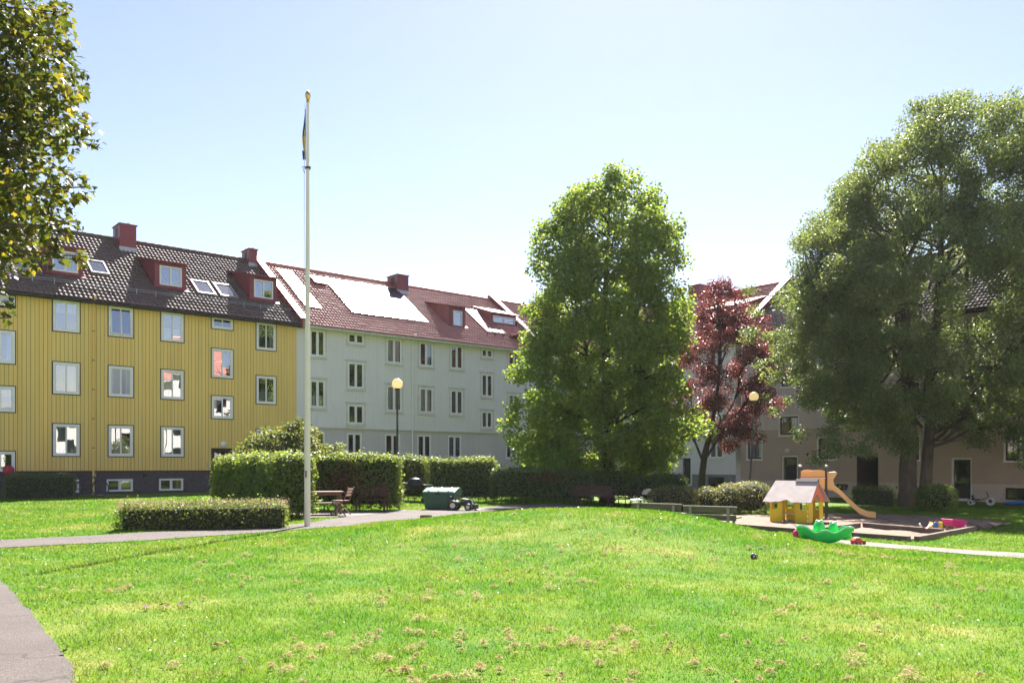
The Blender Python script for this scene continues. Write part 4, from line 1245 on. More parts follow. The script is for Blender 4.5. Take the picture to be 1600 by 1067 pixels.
def hedge(name, label, A, B, w, h, lmat='leaf_hedge', dens=420, leaf=.075, lift=.12, group=None, top_mat=None, cat='hedge', rnd=.05, bump=.05):
    """clipped hedge between two ground points: dark filler core, leaf shell, optional dry tips on top."""
    A, B = np.array(A, float), np.array(B, float)
    L = float(np.linalg.norm(B - A)); rz = math.atan2(B[1] - A[1], B[0] - A[0])
    t = thing(name, label, cat, at(A[0], A[1]), rz, group)
    slope = (g1(*B) - g1(*A)) / L
    def zoff(x): return slope * x
    e = .13
    core = MB().add([(e, -w / 2 + e, lift + .1), (L - e, -w / 2 + e, lift + .1 + zoff(L)), (L - e, w / 2 - e, lift + .1 + zoff(L)), (e, w / 2 - e, lift + .1),
                     (e, -w / 2 + e, h - e), (L - e, -w / 2 + e, h - e + zoff(L)), (L - e, w / 2 - e, h - e + zoff(L)), (e, w / 2 - e, h - e)],
                    [(0, 3, 2, 1), (4, 5, 6, 7), (0, 1, 5, 4), (1, 2, 6, 5), (2, 3, 7, 6), (3, 0, 4, 7)])
    core.build('dark_filler', 'core_filler', t)
    st = MB(); k = .2
    while k < L:
        st.path([(k, random.uniform(-.1, .1), -.12 + zoff(k)), (k + random.uniform(-.08, .08), random.uniform(-.15, .15), lift + .25 + zoff(k))], .018, 5); k += .3
    st.build('stems', 'bark_dark', t)
    areas = np.array([L * h, L * h, L * w * 1.25, w * h, w * h])
    P, N = [], []
    for i, ar in enumerate(areas):
        n = int(ar * dens)
        s, q = rng.random(n), rng.random(n)
        if i < 2:
            sg = -1 if i == 0 else 1
            p = np.stack([s * L, np.full(n, sg * w / 2), lift + q * (h - lift)], 1); nn = np.tile([0, sg, .15], (n, 1))
        elif i == 2:
            p = np.stack([s * L, (q - .5) * w, np.full(n, h)], 1); nn = np.tile([0, 0, 1.], (n, 1))
        else:
            sg = -1 if i == 3 else 1
            p = np.stack([np.full(n, 0 if sg < 0 else L), (s - .5) * w, lift + q * (h - lift)], 1); nn = np.tile([sg, 0, .15], (n, 1))
        P.append(p); N.append(nn)
    P, N = np.concatenate(P), np.concatenate(N).astype(float)
    # soften the box: pull the corners in, then bumps and twigs
    cx, cz = L / 2, h / 2
    ex = np.clip((np.abs(P[:, 0] - cx) - (L / 2 - .22)) / .22, 0, 1); ey = np.clip((np.abs(P[:, 1]) - (w / 2 - .22)) / .22, 0, 1); ez = np.clip((P[:, 2] - (h - .22)) / .22, 0, 1)
    pull = .10 * (ex * ey + ex * ez + ey * ez)
    ctr = np.stack([np.clip(P[:, 0], .4, max(.41, L - .4)), np.zeros(len(P)), np.full(len(P), cz)], 1)
    P += unit(ctr - P) * pull[:, None]
    bmp = bump * (np.sin(P[:, 0] * 2.3 + P[:, 2] * 1.9 + rz * 7) + np.sin(P[:, 0] * 4.7 - P[:, 1] * 3.1) * .6 + np.sin(P[:, 2] * 6.1 + P[:, 0]) * .4)
    P += N * (bmp + rng.normal(0, rnd, len(P)) - .02)[:, None]
    P += N * (np.where(rng.random(len(P)) < .035, rng.uniform(.04, .17, len(P)), 0))[:, None]
    P[:, 2] += zoff(P[:, 0])
    nn = N * .7 + np.array([0, 0, .25]) + rng.normal(size=P.shape) * .55
    V, F = leaf_arrays(P, nn, leaf * rng.uniform(.7, 1.35, len(P)), .68, .1)
    np_obj('foliage', V, F, lmat, t)['kind'] = 'stuff'
    if top_mat:
        n = int(L * w * 1.2 * dens * .9)
        P = np.stack([rng.random(n) * L, (rng.random(n) - .5) * w * 1.05, h + rng.normal(.01, .035, n)], 1)
        P[:, 2] -= .10 * np.clip((np.abs(P[:, 1]) - w * .36) / (w * .14), 0, 1.5)
        V, F = leaf_arrays(P, np.array([0, 0, .6]) + rng.normal(size=P.shape) * .7, leaf * .6 * rng.uniform(.7, 1.3, n), .7, 0)
        np_obj('dry_tips', V, F, top_mat, t)['kind'] = 'stuff'
    return t

def bush(name, label, c, r, lmat, dens=520, leaf=.06, group=None, lift=.0, cat='shrub', bump=.09, knots=9):
    """rounded shrub: dark filler core, leaves on an uneven dome."""
    t = thing(name, label, cat, at(c[0], c[1]), 0, group)
    rx_, ry_, h = r
    n = int(4 * math.pi * ((rx_ * ry_) ** .8 + 2 * (rx_ * h / 2) ** .8) / 3 * dens)
    d = unit(rng.normal(size=(n, 3)))
    k = unit(rng.normal(size=(knots, 3))); am = rng.uniform(.3, 1, knots)
    b = 1 + bump * (np.exp(6 * (d @ k.T - 1)) * am).sum(1) - bump * .5 + rng.normal(0, .03, n)
    b *= np.where(rng.random(n) < .35, rng.uniform(.82, 1, n), 1)
    sq = np.sign(d) * np.abs(d) ** .82
    P = sq * b[:, None] * np.array([rx_, ry_, h / 2]) + np.array([0, 0, h / 2 + lift])
    P = P[P[:, 2] > .03]; d = d[:len(P)] if False else unit(P - np.array([0, 0, h / 2 + lift]))
    V, F = leaf_arrays(P, d * .7 + np.array([0, 0, .25]) + rng.normal(size=P.shape) * .55, leaf * rng.uniform(.7, 1.35, len(P)), .62, .1)
    np_obj('foliage', V, F, lmat, t)['kind'] = 'stuff'
    core = MB().ball((0, 0, h / 2 + lift), 1.0, 10)
    core.v = [(x * rx_ * .80, y * ry_ * .80, (z - h / 2 - lift) * h / 2 * .82 + h / 2 + lift) for x, y, z in core.v]
    core.build('dark_filler', 'core_filler', t)
    return t

hedge('low_hedge', 'low wide hedge with pinkish dry tips beside the path', (-8.75, 18.95), (-5.25, 20.1), 1.0, .60, 'leaf_hedge', 700, .05, -.06, top_mat='blossom_dry', bump=.03)
hedge('tall_hedge', 'tall clipped green hedge just left of the flagpole', (-5.72, 23.0), (-10.25, 30.4), .95, 1.72, dens=520, leaf=.085, group='clipped beech hedges')
h2 = hedge('tall_hedge', 'tall clipped hedge behind the wooden table and folding chair', (-7.4, 27.5), (-3.55, 27.3), .9, 1.76, dens=520, leaf=.085, group='clipped beech hedges')
n = 900; P = np.stack([rng.normal(2.3, .32, n), np.full(n, -.47) + rng.normal(0, .03, n), rng.normal(1.0, .26, n)], 1)
np_obj('withered_leaves', *leaf_arrays(P, np.array([0, -.7, .2]) + rng.normal(size=P.shape) * .5, .07 * rng.uniform(.7, 1.3, n), .65), 'leaf_rust', h2)['kind'] = 'stuff'
hedge('tall_hedge', 'short hedge block right of the lamp post, behind the black barbecue', (-4.55, 34.6), (-3.45, 34.0), .9, 1.78, group='clipped beech hedges')
hedge('tall_hedge', 'sunlit-topped hedge behind the green grit bin', (-3.3, 33.8), (-.65, 33.5), 1.0, 1.72, dens=460, group='clipped beech hedges')
h5 = hedge('shaded_hedge', 'dark shaded hedge below the left side of the lime tree', (-.75, 32.5), (3.1, 33.6), .9, 1.36, 'leaf_hedge_shade', 460, .075, .18, group='shaded hedges under the lime tree')
n = 350; P = np.stack([rng.normal(2.0, .4, n), np.full(n, -.48) + rng.normal(0, .03, n), rng.normal(.98, .11, n)], 1)
np_obj('withered_leaves', *leaf_arrays(P, np.array([0, -.7, .2]) + rng.normal(size=P.shape) * .5, .07 * rng.uniform(.7, 1.3, n), .65), 'leaf_rust', h5)['kind'] = 'stuff'
hedge('shaded_hedge', 'dark hedge behind the shaded benches, below the right side of the lime', (3.1, 35.0), (7.3, 36.3), .9, 1.32, 'leaf_hedge_shade', 420, .075, .30, group='shaded hedges under the lime tree')
hedge('low_hedge', 'low dark hedge in front of the bicycles by the yellow house', (-20.9, 35.0), (-18.55, 36.3), 1.0, .98, 'leaf_hedge_shade', 420, .06, -.06)
hedge('low_hedge', 'low dark hedge at the foot of the brown house by the passage', (14.9, 37.6), (16.6, 36.9), .9, .82, 'leaf_hedge_shade', 420, .06, -.06)
def rhododendron():
    t = thing('rhododendron', 'broad rhododendron bush rising behind the tall hedge', 'shrub', at(-8.5, 32.6))
    n = 150
    d = unit(rng.normal(size=(n, 3))); d[:, 2] = np.abs(d[:, 2])
    k = rng.uniform(.72, 1.04, n)
    C = d * k[:, None] * np.array([2.25, 1.8, 1.75]) + np.array([0, 0, 1.05])
    C[:, 2] += .35 * np.exp(-((C[:, 0] - .2) / .9) ** 2) * (d[:, 2] > .5)
    P, N = clump_points(C, rng.uniform(.22, .42, n), 80, .5, .6, .6, .6)
    V, F = leaf_arrays(P, N, .15 * rng.uniform(.7, 1.25, len(P)), .42, .2)
    np_obj('foliage', V, F, 'leaf_rhodo', t)['kind'] = 'stuff'
    core = MB().ball((0, 0, 0), 1.0, 10)
    core.v = [(x * 1.6, y * 1.2, 1.0 + z * 1.25) for x, y, z in core.v]
    core.build('dark_filler', 'core_filler', t)
rhododendron()
bush('shrub', 'round green shrub at the foot of the big tree', (16.4, 33.0), (.72, .7, 1.05), 'leaf_hedge', 500, .08)
GB = 'clipped round bushes behind the benches'
bush('round_bush', 'leftmost of the four clipped round bushes, beside the cream barbecue', (5.92, 31.4), (.93, .8, 1.04), 'leaf_box', 560, .055, GB)
bush('round_bush', 'second from left, smallest of the four clipped round bushes', (7.25, 31.9), (.50, .55, .98), 'leaf_box', 560, .055, GB)
bush('round_bush', 'third from left of the four clipped round bushes', (7.95, 31.3), (.60, .65, 1.10), 'leaf_box', 560, .055, GB)
bush('round_bush', 'rightmost and largest clipped round bush, nearest the playhouse', (8.75, 31.3), (.72, .75, 1.22), 'leaf_box', 560, .055, GB)

# --- lawn: mown blades, dry clippings, a few daisies
def inside(poly, X, Y):
    c = np.zeros(len(X), bool)
    x, y = poly[:, 0], poly[:, 1]; j = len(poly) - 1
    for i in range(len(poly)):
        with np.errstate(divide='ignore', invalid='ignore'):
            hit = ((y[i] > Y) != (y[j] > Y)) & (X < (x[j] - x[i]) * (Y - y[i]) / (y[j] - y[i]) + x[i])
        c ^= hit; j = i
    return c
def lawn():
    n = 620000
    th = rng.uniform(-R(38), R(38), n)
    # density falls with distance; blades widen to keep the sward closed
    u = rng.random(n); r0, r1, p = 4.3, 40.0, 0.55
    r = (r0 ** p + u * (r1 ** p - r0 ** p)) ** (1 / p)
    X, Y = r * np.sin(th), r * np.cos(th)
    keep = ~np.zeros(n, bool)
    for poly in EXCLUDE:
        keep &= ~inside(poly, X + rng.normal(0, .035, n), Y + rng.normal(0, .035, n))
    # not inside the houses
    keep &= ((X + 20.4) * 0.647 - (Y - 38.9) * 0.763 > .1) & (-(X - 16.2) * 0.763 - (Y - 49.7) * 0.647 > .1)
    X, Y, r = X[keep], Y[keep], r[keep]; n = len(X)
    Z = gz(X, Y) - .004
    tuft = 0.5 + 0.5 * np.sin(X * 3.1 + np.sin(Y * 2.3) * 2) * np.sin(Y * 2.7 + np.cos(X * 1.9) * 2)
    h = rng.uniform(.018, .05, n) * (0.6 + 0.75 * tuft) * (1 + .25 * (r > 15))
    w = .0032 * np.maximum(1, r / 6.5) * rng.uniform(.7, 1.4, n)
    a = rng.random(n) * 2 * np.pi
    dx, dy = np.cos(a), np.sin(a)
    ln = rng.normal(0, .55, (n, 2)) * h[:, None]
    P = np.stack([X, Y, Z], 1)
    v0 = P - np.stack([dx * w, dy * w, 0 * w], 1); v1 = P + np.stack([dx * w, dy * w, 0 * w], 1)
    v2 = P + np.stack([ln[:, 0], ln[:, 1], h], 1)
    V = np.stack([v0, v1, v2], 1).reshape(-1, 3)
    o = np_obj('grass', V, np.arange(3 * n).reshape(-1, 3), 'grass_blade')
    tag(o, 'short mown grass blades covering the lawn and mound', 'grass', kind='stuff')
lawn()

def clippings():
    Vs, Fs, off = [], [], 0
    spots = []
    for k in range(330):
        if k % 9 == 0:
            cy = 5.0 + 13.0 * rng.random() ** 1.2; cx = rng.normal(.05, .2) * cy; cs_ = rng.uniform(.25, .75)
        if rng.random() < .78:
            x, y = cx + rng.normal(0, cs_ * 1.3), cy + rng.normal(0, cs_ * .7)
        else:
            y = rng.uniform(5.5, 19); x = rng.uniform(-.4, .55) * y
        spots.append((x, y, min(.085, float(rng.lognormal(-3.75, .55)))))
    for x, y, s in spots:
        if any(inside(p, np.array([x]), np.array([y]))[0] for p in EXCLUDE): continue
        n = int(25 + s * 2600)
        a = rng.random(n) * 6.28; r = s * rng.random(n) ** .8 * np.where(rng.random(n) < .12, 2.2, 1)
        X, Y = x + r * np.cos(a) * rng.uniform(1, 1.7), y + r * np.sin(a)
        Z = gz(X, Y) + .03 + np.maximum(0, (1 - (r / s) ** 2)) * s * 1.0 * rng.random(n)
        d = unit(np.stack([rng.normal(size=n), rng.normal(size=n), rng.normal(0, .6, n)], 1)) * rng.uniform(.012, .034, n)[:, None]
        b = unit(np.cross(d, rng.normal(size=(n, 3)))) * .0032
        P = np.stack([X, Y, Z], 1)
        V = np.stack([P - b, P + b, P + d + b * .4], 1).reshape(-1, 3)
        Vs.append(V); Fs.append(np.arange(3 * n).reshape(-1, 3) + off); off += 3 * n
    tag(np_obj('grass_clippings', np.concatenate(Vs), np.concatenate(Fs), 'thatch'), 'tan clumps of dry grass clippings scattered over the mound', 'clippings', kind='stuff')
clippings()

def daisies():
    n = 420
    r = 6 + 20 * rng.random(n); th = rng.uniform(-.6, .6, n)
    X, Y = r * np.sin(th), r * np.cos(th)
    dens = (np.sin(X * .8 + 1) * np.sin(Y * .7) + rng.random(n)) > .75
    for poly in EXCLUDE: dens &= ~inside(poly, X, Y)
    X, Y = X[dens], Y[dens]; n = len(X)
    P = np.stack([X, Y, gz(X, Y) + .045], 1)
    V, F = leaf_arrays(P, np.array([0, -.2, 1.]) + rng.normal(size=P.shape) * .25, .016 * np.maximum(1, r[dens] / 12), 1.0, 0, .02)
    tag(np_obj('clover_flowers', V, F, 'white_plastic'), 'tiny white clover flowers dotted in the grass', 'flowers', kind='stuff')
daisies()

# ------------------------------------------------------------------ things in the yard
# flagpole with a limp pennant
fp = thing('flagpole', 'tall cream-white flagpole standing beside the path', 'flagpole', at(-4.88, 20.35))
MB().path([(0, 0, -.1), (0, 0, 1.5), (0.005, 0, 5), (0.012, 0, 10.12)], [.072, .070, .056, .033], 20).build('pole', 'pole_paint', fp, smooth=True)
MB().lathe([(.04, 0), (.045, .03), (.03, .06), (.05, .10), (.07, .16), (.06, .22), (.03, .27), (.004, .30)], 16, (.012, 0, 10.1)).build('finial', 'gold', fp, smooth=True)
MB().path([(-.05, -.07, 1.3), (-.075, -.03, 3), (-.07, -.02, 8.4), (-.055, 0, 10.05)], .006, 5).build('rope', 'rope', fp)
MB().lathe([(.066, 0), (.07, .01), (.07, .03), (.066, .04)], 14, (0.01, 0, 8.52)).path([(-.06, -.02, 8.42), (-.11, -.03, 8.56), (.1, -.06, 8.55)], .010, 6).build('clamp', 'black_iron', fp)
MB().obox((-.01, -.105, 1.25), (.03, .03, .16)).build('cleat', 'wood_brown', fp)
def cloth(name, mat, parent, prof, ph):
    mb = MB(); n = 9; rows = []
    for z, w in prof:
        rows.append([(-.038 - w * i / (n - 1), .035 * math.sin(i * 1.5 + ph + z * 2) * min(1, w * 9), z) for i in range(n)])
    for r0, r1 in zip(rows[:-1], rows[1:]):
        for i in range(n - 1):
            mb.add([r0[i], r0[i + 1], r1[i + 1], r1[i]], [(0, 1, 2, 3)])
    o = mb.build(name, mat, parent, smooth=True)
    return o
pn = cloth('pennant', 'flag_blue', None, [(9.95, .01), (9.8, .03), (9.6, .05), (9.42, .07), (9.3, .065)], 0)
pn.location = at(-4.88, 20.35)
tag(pn, 'limp blue and yellow pennant hanging at the top of the flagpole', 'pennant')
cloth('yellow_band', 'flag_yellow', pn, [(9.46, .075), (9.3, .085), (9.15, .08), (9.0, .06), (8.9, .035), (8.8, .02)], .6)
cloth('blue_tip', 'flag_blue', pn, [(8.96, .085), (8.85, .08), (8.78, .07), (8.74, .075)], 1.4)
MB().path([(0, 0, -.06), (0, 0, .05)], [.2, .17], 18)

def lamp_post(label, x, y, hh, lean=0.0):
    t = thing('lamp_post', label, 'lamp post', at(x, y), 0, 'globe lamp posts')
    MB().path([(0, 0, -.1), (0, 0, .9), (lean * .4, 0, 1.6), (lean, 0, hh - .18)], [.055, .055, .038, .034], 12).build('post', 'black_iron', t, smooth=True)
    MB().lathe([(.035, -.24), (.06, -.22), (.07, -.19), (.10, -.17), (.10, -.145)], 16, (lean, 0, hh)).build('collar', 'black_iron', t, smooth=True)
    MB().ball((lean, 0, hh), .195, 16).build('globe', 'opal', t, smooth=True)
lamp_post('globe lamp on black post behind the tall hedge, before the grey house', -4.1, 30.5, 4.36)
lamp_post('globe lamp on black post against the red-leaved tree', 9.72, 35.0, 4.6, .2)

def slat_bench(name, label, x, y, rz, L=1.4, back=.62, mat='wood_olive', post='wood_grey', cat='bench', group=None, seat_h=.36):
    """bench seen from behind: two back boards on posts, seat boards in front (+y)."""
    t = thing(name, label, cat, at(x, y), rz, group)
    for k in range(2):
        MB().box(-L / 2, L / 2, -.02, .02, back - .16 - k * .19, back - k * .19 - .015).build('back_board', mat, t, bevel=.006)
    MB().box(-L / 2 - .02, L / 2 + .02, -.035, .035, back - .01, back + .018).build('top_rail', post, t, bevel=.005)
    for k in range(3):
        MB().box(-L / 2, L / 2, .06 + k * .135, .18 + k * .135, seat_h - .035, seat_h).build('seat_board', mat, t, bevel=.006)
    for s in (-1, 1):
        MB().box(s * L * .36 - .035, s * L * .36 + .035, -.065, -.025, -.1, back - .02).build('post', post, t, bevel=.005)
        MB().box(s * L * .36 - .03, s * L * .36 + .03, .38, .44, -.1, seat_h - .04).build('leg', post, t)
    return t
slat_bench('park_bench', 'wooden bench back at the left, half hidden by the mound crest', 3.95, 23.4, R(-33), 1.45, .60)
slat_bench('park_bench', 'wooden bench back at the right, beside the sand', 5.15, 22.25, R(-33), 1.42, .62)
c = MB(); pts = []
for k in range(26):
    c.obox((random.uniform(-.14, .14), random.uniform(-.05, .05), .63 + random.uniform(-.01, .05)), (random.uniform(.04, .12), .05, .02), (random.uniform(-.5, .5), random.uniform(-.5, .5), random.uniform(0, 3)))
cl_ = c.build('white_cloth', 'white_plastic', None, bevel=.008); cl_.location = at(3.45, 23.7)
tag(cl_, 'crumpled white cloth on the end of the left park bench', 'cloth')

# seating nook behind the flagpole
tb = thing('wooden_table', 'brown wooden garden table beside the tall hedge', 'table', at(-5.62, 25.15), R(20))
for k in range(5):
    MB().box(-.62, .62, -.36 + k * .146, -.225 + k * .146, .66, .69).build('tabletop_board', 'wood_brown', tb, bevel=.004)
for sx in (-1, 1):
    for sy in (-1, 1):
        MB().box(sx * .52 - .03, sx * .52 + .03, sy * .28 - .03, sy * .28 + .03, 0, .655).build('leg', 'wood_brown', tb, bevel=.004)
MB().box(-.52, .52, -.30, -.27, .58, .655).box(-.52, .52, .27, .30, .58, .655).build('apron', 'wood_brown', tb)
sb = thing('backless_bench', 'pale backless bench in front of the wooden garden table', 'bench', at(-5.45, 24.5), R(20))
for k in range(2):
    MB().box(-.5, .5, -.14 + k * .145, -.005 + k * .145, .36, .39).build('seat_board', 'wood_grey', sb, bevel=.004)
for s in (-1, 1):
    MB().box(s * .4 - .03, s * .4 + .03, -.11, .11, 0, .355).build('leg', 'wood_grey', sb)
fc = thing('folding_chair', 'slatted brown folding chair at the end of the garden table', 'chair', at(-4.95, 24.6), R(78))
for k in range(4):
    MB().box(-.20, .20, -.2 + k * .10, -.12 + k * .10, .43, .448).build('seat_slat', 'wood_brown', fc, bevel=.003)
for s in (-1, 1):
    MB().path([(s * .215, .25, 0), (s * .215, -.2, .45), (s * .215, -.33, .82)], .018, 6).build('back_leg', 'wood_brown', fc)
    MB().path([(s * .19, -.27, 0), (s * .19, .2, .43)], .016, 6).build('front_leg', 'wood_brown', fc)
for k in range(3):
    MB().obox((0, -.255 - k * .032, .60 + k * .085), (.44, .014, .06), (R(-20), 0, 0)).build('back_slat', 'wood_brown', fc, bevel=.003)
gbn = thing('garden_bench', 'red-brown slatted bench set into the hedge behind the chair', 'bench', at(-4.35, 26.85), R(176))
for k in range(4):
    MB().box(-.48, .48, .02 - .016 * k, .045 - .016 * k, .48 + k * .095, .56 + k * .095).build('back_slat', 'wood_mid', gbn, bevel=.004)
for k in range(4):
    MB().box(-.48, .48, .07 + k * .11, .165 + k * .11, .38, .405).build('seat_slat', 'wood_mid', gbn, bevel=.004)
for s in (-1, 1):
    MB().path([(s * .44, .04, 0), (s * .44, .04, .42), (s * .44, -.05, .9)], .028, 6).build('back_leg', 'wood_mid', gbn)
    MB().box(s * .44 - .03, s * .44 + .03, .45, .51, 0, .375).build('front_leg', 'wood_mid', gbn)
    MB().box(s * .44 - .03, s * .44 + .03, .0, .52, .60, .63).build('armrest', 'wood_mid', gbn, bevel=.004)

# black kettle barbecue with side tray, in front of the hedge block
bq = thing('barbecue', 'black lidded barbecue with side tray by the hedge block', 'barbecue', at(-3.78, 33.2), R(15))
MB().lathe([(.02, .52), (.2, .55), (.29, .65), (.30, .72)], 18).build('bowl', 'black_iron', bq, smooth=True)
MB().lathe([(.305, .725), (.30, .80), (.22, .93), (.05, .985), (.01, .99)], 18).build('lid', 'black_iron', bq, smooth=True)
MB().path([(-.07, 0, .98), (-.07, 0, 1.04), (.07, 0, 1.04), (.07, 0, .98)], .012, 6).build('lid_handle', 'black_plastic', bq)
MB().box(-.62, -.30, -.22, .22, .55, .78).build('cabinet', 'black_plastic', bq, bevel=.01)
MB().box(.30, .66, -.2, .2, .68, .72).build('side_tray', 'zinc', bq, bevel=.006)
for sx, sy in ((-.5, -.2), (-.5, .2), (.35, -.2), (.35, .2)):
    MB().path([(sx, sy, .04), (sx * .9, sy, .68)], .016, 6).build('leg', 'black_iron', bq)
for sy in (-1, 1):
    MB().lathe([(.06, -.02), (.075, -.015), (.075, .015), (.06, .02)], 14, (.35, sy * .23, .075), (R(90), 0, 0)).build('wheel', 'black_plastic', bq)

# green grit bin
gbx = thing('grit_bin', 'green plastic grit bin with pale sunlit lid on the path', 'grit bin', at(-2.31, 28.1), R(-14))
def taper(mb, x0, x1, y0, y1, z0, X0, X1, Y0, Y1, z1):
    return mb.add([(x0, y0, z0), (x1, y0, z0), (x1, y1, z0), (x0, y1, z0), (X0, Y0, z1), (X1, Y0, z1), (X1, Y1, z1), (X0, Y1, z1)], [(0, 3, 2, 1), (4, 5, 6, 7), (0, 1, 5, 4), (1, 2, 6, 5), (2, 3, 7, 6), (3, 0, 4, 7)])
bd = taper(MB(), -.47, .47, -.33, .33, .03, -.53, .53, -.38, .38, .52)
bd.build('body', 'bin_green', gbx, bevel=.02)
rb = MB()
for k in range(3):
    taper(rb, -.26 + k * .26 - .018, -.26 + k * .26 + .018, -.345, -.30, .05, -.26 + k * .26 - .018, -.26 + k * .26 + .018, -.392, -.34, .50)
rb.build('rib', 'bin_green', gbx)
MB().box(-.55, .55, -.40, .40, .505, .545).build('rim', 'bin_green', gbx, bevel=.012)
ld = MB().prism([(-.40, .548), (-.37, .60), (.05, .72), (.30, .72), (.40, .62), (.40, .548)], -.56, .56, 'yz').build('lid', 'bin_lid', gbx, bevel=.025)
for k in (-1, 0, 1):
    MB().obox((k * .34, -.16, .672), (.05, .42, .03), (R(16), 0, 0)).build('lid_rib', 'bin_lid', ld, bevel=.008)
MB().box(-.09, .09, -.425, -.395, .50, .56).build('latch', 'black_plastic', gbx)
for s in (-1, 1):
    MB().box(s * .3 - .09, s * .3 + .09, -.3, .3, -.02, .03).build('foot', 'bin_green', gbx)

# pedal tractor
tr = thing('toy_tractor', 'black toy pedal tractor with cream wheel hubs beside the grit bin', 'toy tractor', at(-1.62, 27.45), R(-12))
MB().prism([(-.10, .16), (.28, .15), (.33, .20), (.32, .36), (.02, .40), (-.02, .27), (-.10, .26)], -.085, .085, 'xz').build('hood', 'black_plastic', tr, bevel=.015)
MB().prism([(-.34, .26), (-.10, .24), (-.10, .29), (-.28, .31), (-.33, .46), (-.37, .46)], -.11, .11, 'xz').build('seat', 'black_plastic', tr, bevel=.012)
for s in (-1, 1):
    for x, r, w in ((-.24, .17, .075), (.26, .12, .06)):
        wl = MB().lathe([(r * .6, -w / 2), (r * .94, -w / 2), (r, -w / 4), (r, w / 4), (r * .94, w / 2), (r * .6, w / 2)], 18, (x, s * .19, r), (R(90), 0, 0)).build('wheel', 'black_plastic', tr)
        MB().lathe([(.01, -w * .56), (r * .5, -w * .58), (r * .56, -w * .3), (r * .56, w * .3), (r * .5, w * .58), (.01, w * .56)], 14, (x, s * .19, r), (R(90), 0, 0)).build('hub', 'cream_plastic', wl)
MB().path([(.02, 0, .38), (-.06, 0, .50)], .012, 6).lathe([(.07, 0), (.085, .008), (.085, .018), (.07, .026)], 14, (-.07, 0, .5), (0, R(-35), 0)).build('steering_wheel', 'black_plastic', tr)
for s in (-1, 1):
    MB().path([(.05, s * .13, .3), (.32, s * .14, .38), (.50, s * .14, .12)], .014, 6).build('loader_arm', 'zinc', tr)
MB().prism([(.46, .02), (.60, .0), (.62, .03), (.52, .06), (.50, .2), (.47, .2)], -.19, .19, 'xz').build('loader_bucket', 'black_plastic', tr)

bxw = thing('wooden_box', 'small brown wooden box lying on the path before the grit bin', 'box', at(-2.28, 22.6), R(-10))
MB().box(-.14, .14, -.08, -.066, .0, .12).box(-.14, .14, .066, .08, .0, .12).box(-.14, -.126, -.066, .066, 0, .12).box(.126, .14, -.066, .066, 0, .12).build('side', 'wood_brown', bxw)
MB().box(-.124, .124, -.064, .064, .005, .015).build('bottom', 'wood_brown', bxw)

# shaded benches and the cream kettle barbecue
slat_bench('park_bench', 'bench coloured dark for the deep shade beneath the lime tree', 3.05, 33.0, R(186), 1.65, .78, 'wood_shaded', 'wood_shaded', seat_h=.42)
pt = thing('picnic_table', 'picnic table with fixed seats, coloured dark for the shade, by the cream barbecue', 'table', at(4.35, 33.6), R(12))
for k in range(4):
    MB().box(-.75, .75, -.32 + k * .165, -.17 + k * .165, .70, .735).build('tabletop_board', 'wood_shaded', pt)
for s in (-1, 1):
    for k in range(2):
        MB().box(-.75, .75, s * .66 - .12 + k * .125, s * .66 + k * .125 - .005, .40, .435).build('seat_board', 'wood_shaded', pt)
    MB().prism([(-.78, 0), (-.70, 0), (-.22, .70), (-.30, .70)], s * .55 - .025, s * .55 + .025, 'yz').prism([(.78, 0), (.70, 0), (.22, .70), (.30, .70)], s * .55 - .025, s * .55 + .025, 'yz').box(s * .55 - .028, s * .55 + .028, -.76, .76, .34, .395).build('trestle', 'wood_shaded', pt)
kb = thing('kettle_barbecue', 'kettle barbecue with cream enamel lid on three legs', 'barbecue', at(5.2, 32.5))
MB().lathe([(.02, .50), (.17, .53), (.245, .62), (.25, .66)], 20).build('bowl', 'black_iron', kb, smooth=True)
MB().lathe([(.256, .662), (.25, .72), (.19, .83), (.05, .885), (.01, .89)], 20).build('lid', 'cream_enamel', kb, smooth=True)
MB().path([(-.06, 0, .885), (-.06, 0, .93), (.06, 0, .93), (.06, 0, .885)], .012, 6).build('handle', 'black_plastic', kb)
for k in range(3):
    a = k * 2.094 + .4
    MB().path([(.16 * math.cos(a), .16 * math.sin(a), .56), (.32 * math.cos(a), .32 * math.sin(a), .0)], .014, 6).build('leg', 'alu', kb)
for k in range(2):
    a = k * 2.094 + .4
    MB().lathe([(.05, -.015), (.07, -.012), (.07, .012), (.05, .015)], 14, (.33 * math.cos(a), .33 * math.sin(a), .07), (R(90), 0, a)).build('wheel', 'black_plastic', kb)

# sandpit timbers
sp = thing('sandpit', 'dark timber sandpit frame at the edge of the sand', 'sandpit')
def timber(a, b, h=.13, w=.13, mat='timber'):
    ax, ay = a; bx_, by_ = b
    L = math.hypot(bx_ - ax, by_ - ay); rz = math.atan2(by_ - ay, bx_ - ax)
    za, zb = g1(ax, ay), g1(bx_, by_)
    o = MB().add([(0, -w / 2, -.1), (L, -w / 2, zb - za - .1), (L, w / 2, zb - za - .1), (0, w / 2, -.1), (0, -w / 2, h), (L, -w / 2, zb - za + h), (L, w / 2, zb - za + h), (0, w / 2, h)],
                 [(0, 3, 2, 1), (4, 5, 6, 7), (0, 1, 5, 4), (1, 2, 6, 5), (2, 3, 7, 6), (3, 0, 4, 7)]).build('timber', mat, sp, bevel=.012)
    o.location = (ax, ay, za); o.rotation_euler = (0, 0, rz)
timber((6.25, 24.3), (7.75, 22.1)); timber((7.79, 22.04), (9.26, 19.88)); timber((9.42, 19.86), (11.0, 21.55)); timber((11.04, 21.59), (12.6, 23.25))
timber((7.95, 22.15), (9.75, 24.0), .17); timber((9.9, 24.0), (10.95, 21.7), .17)

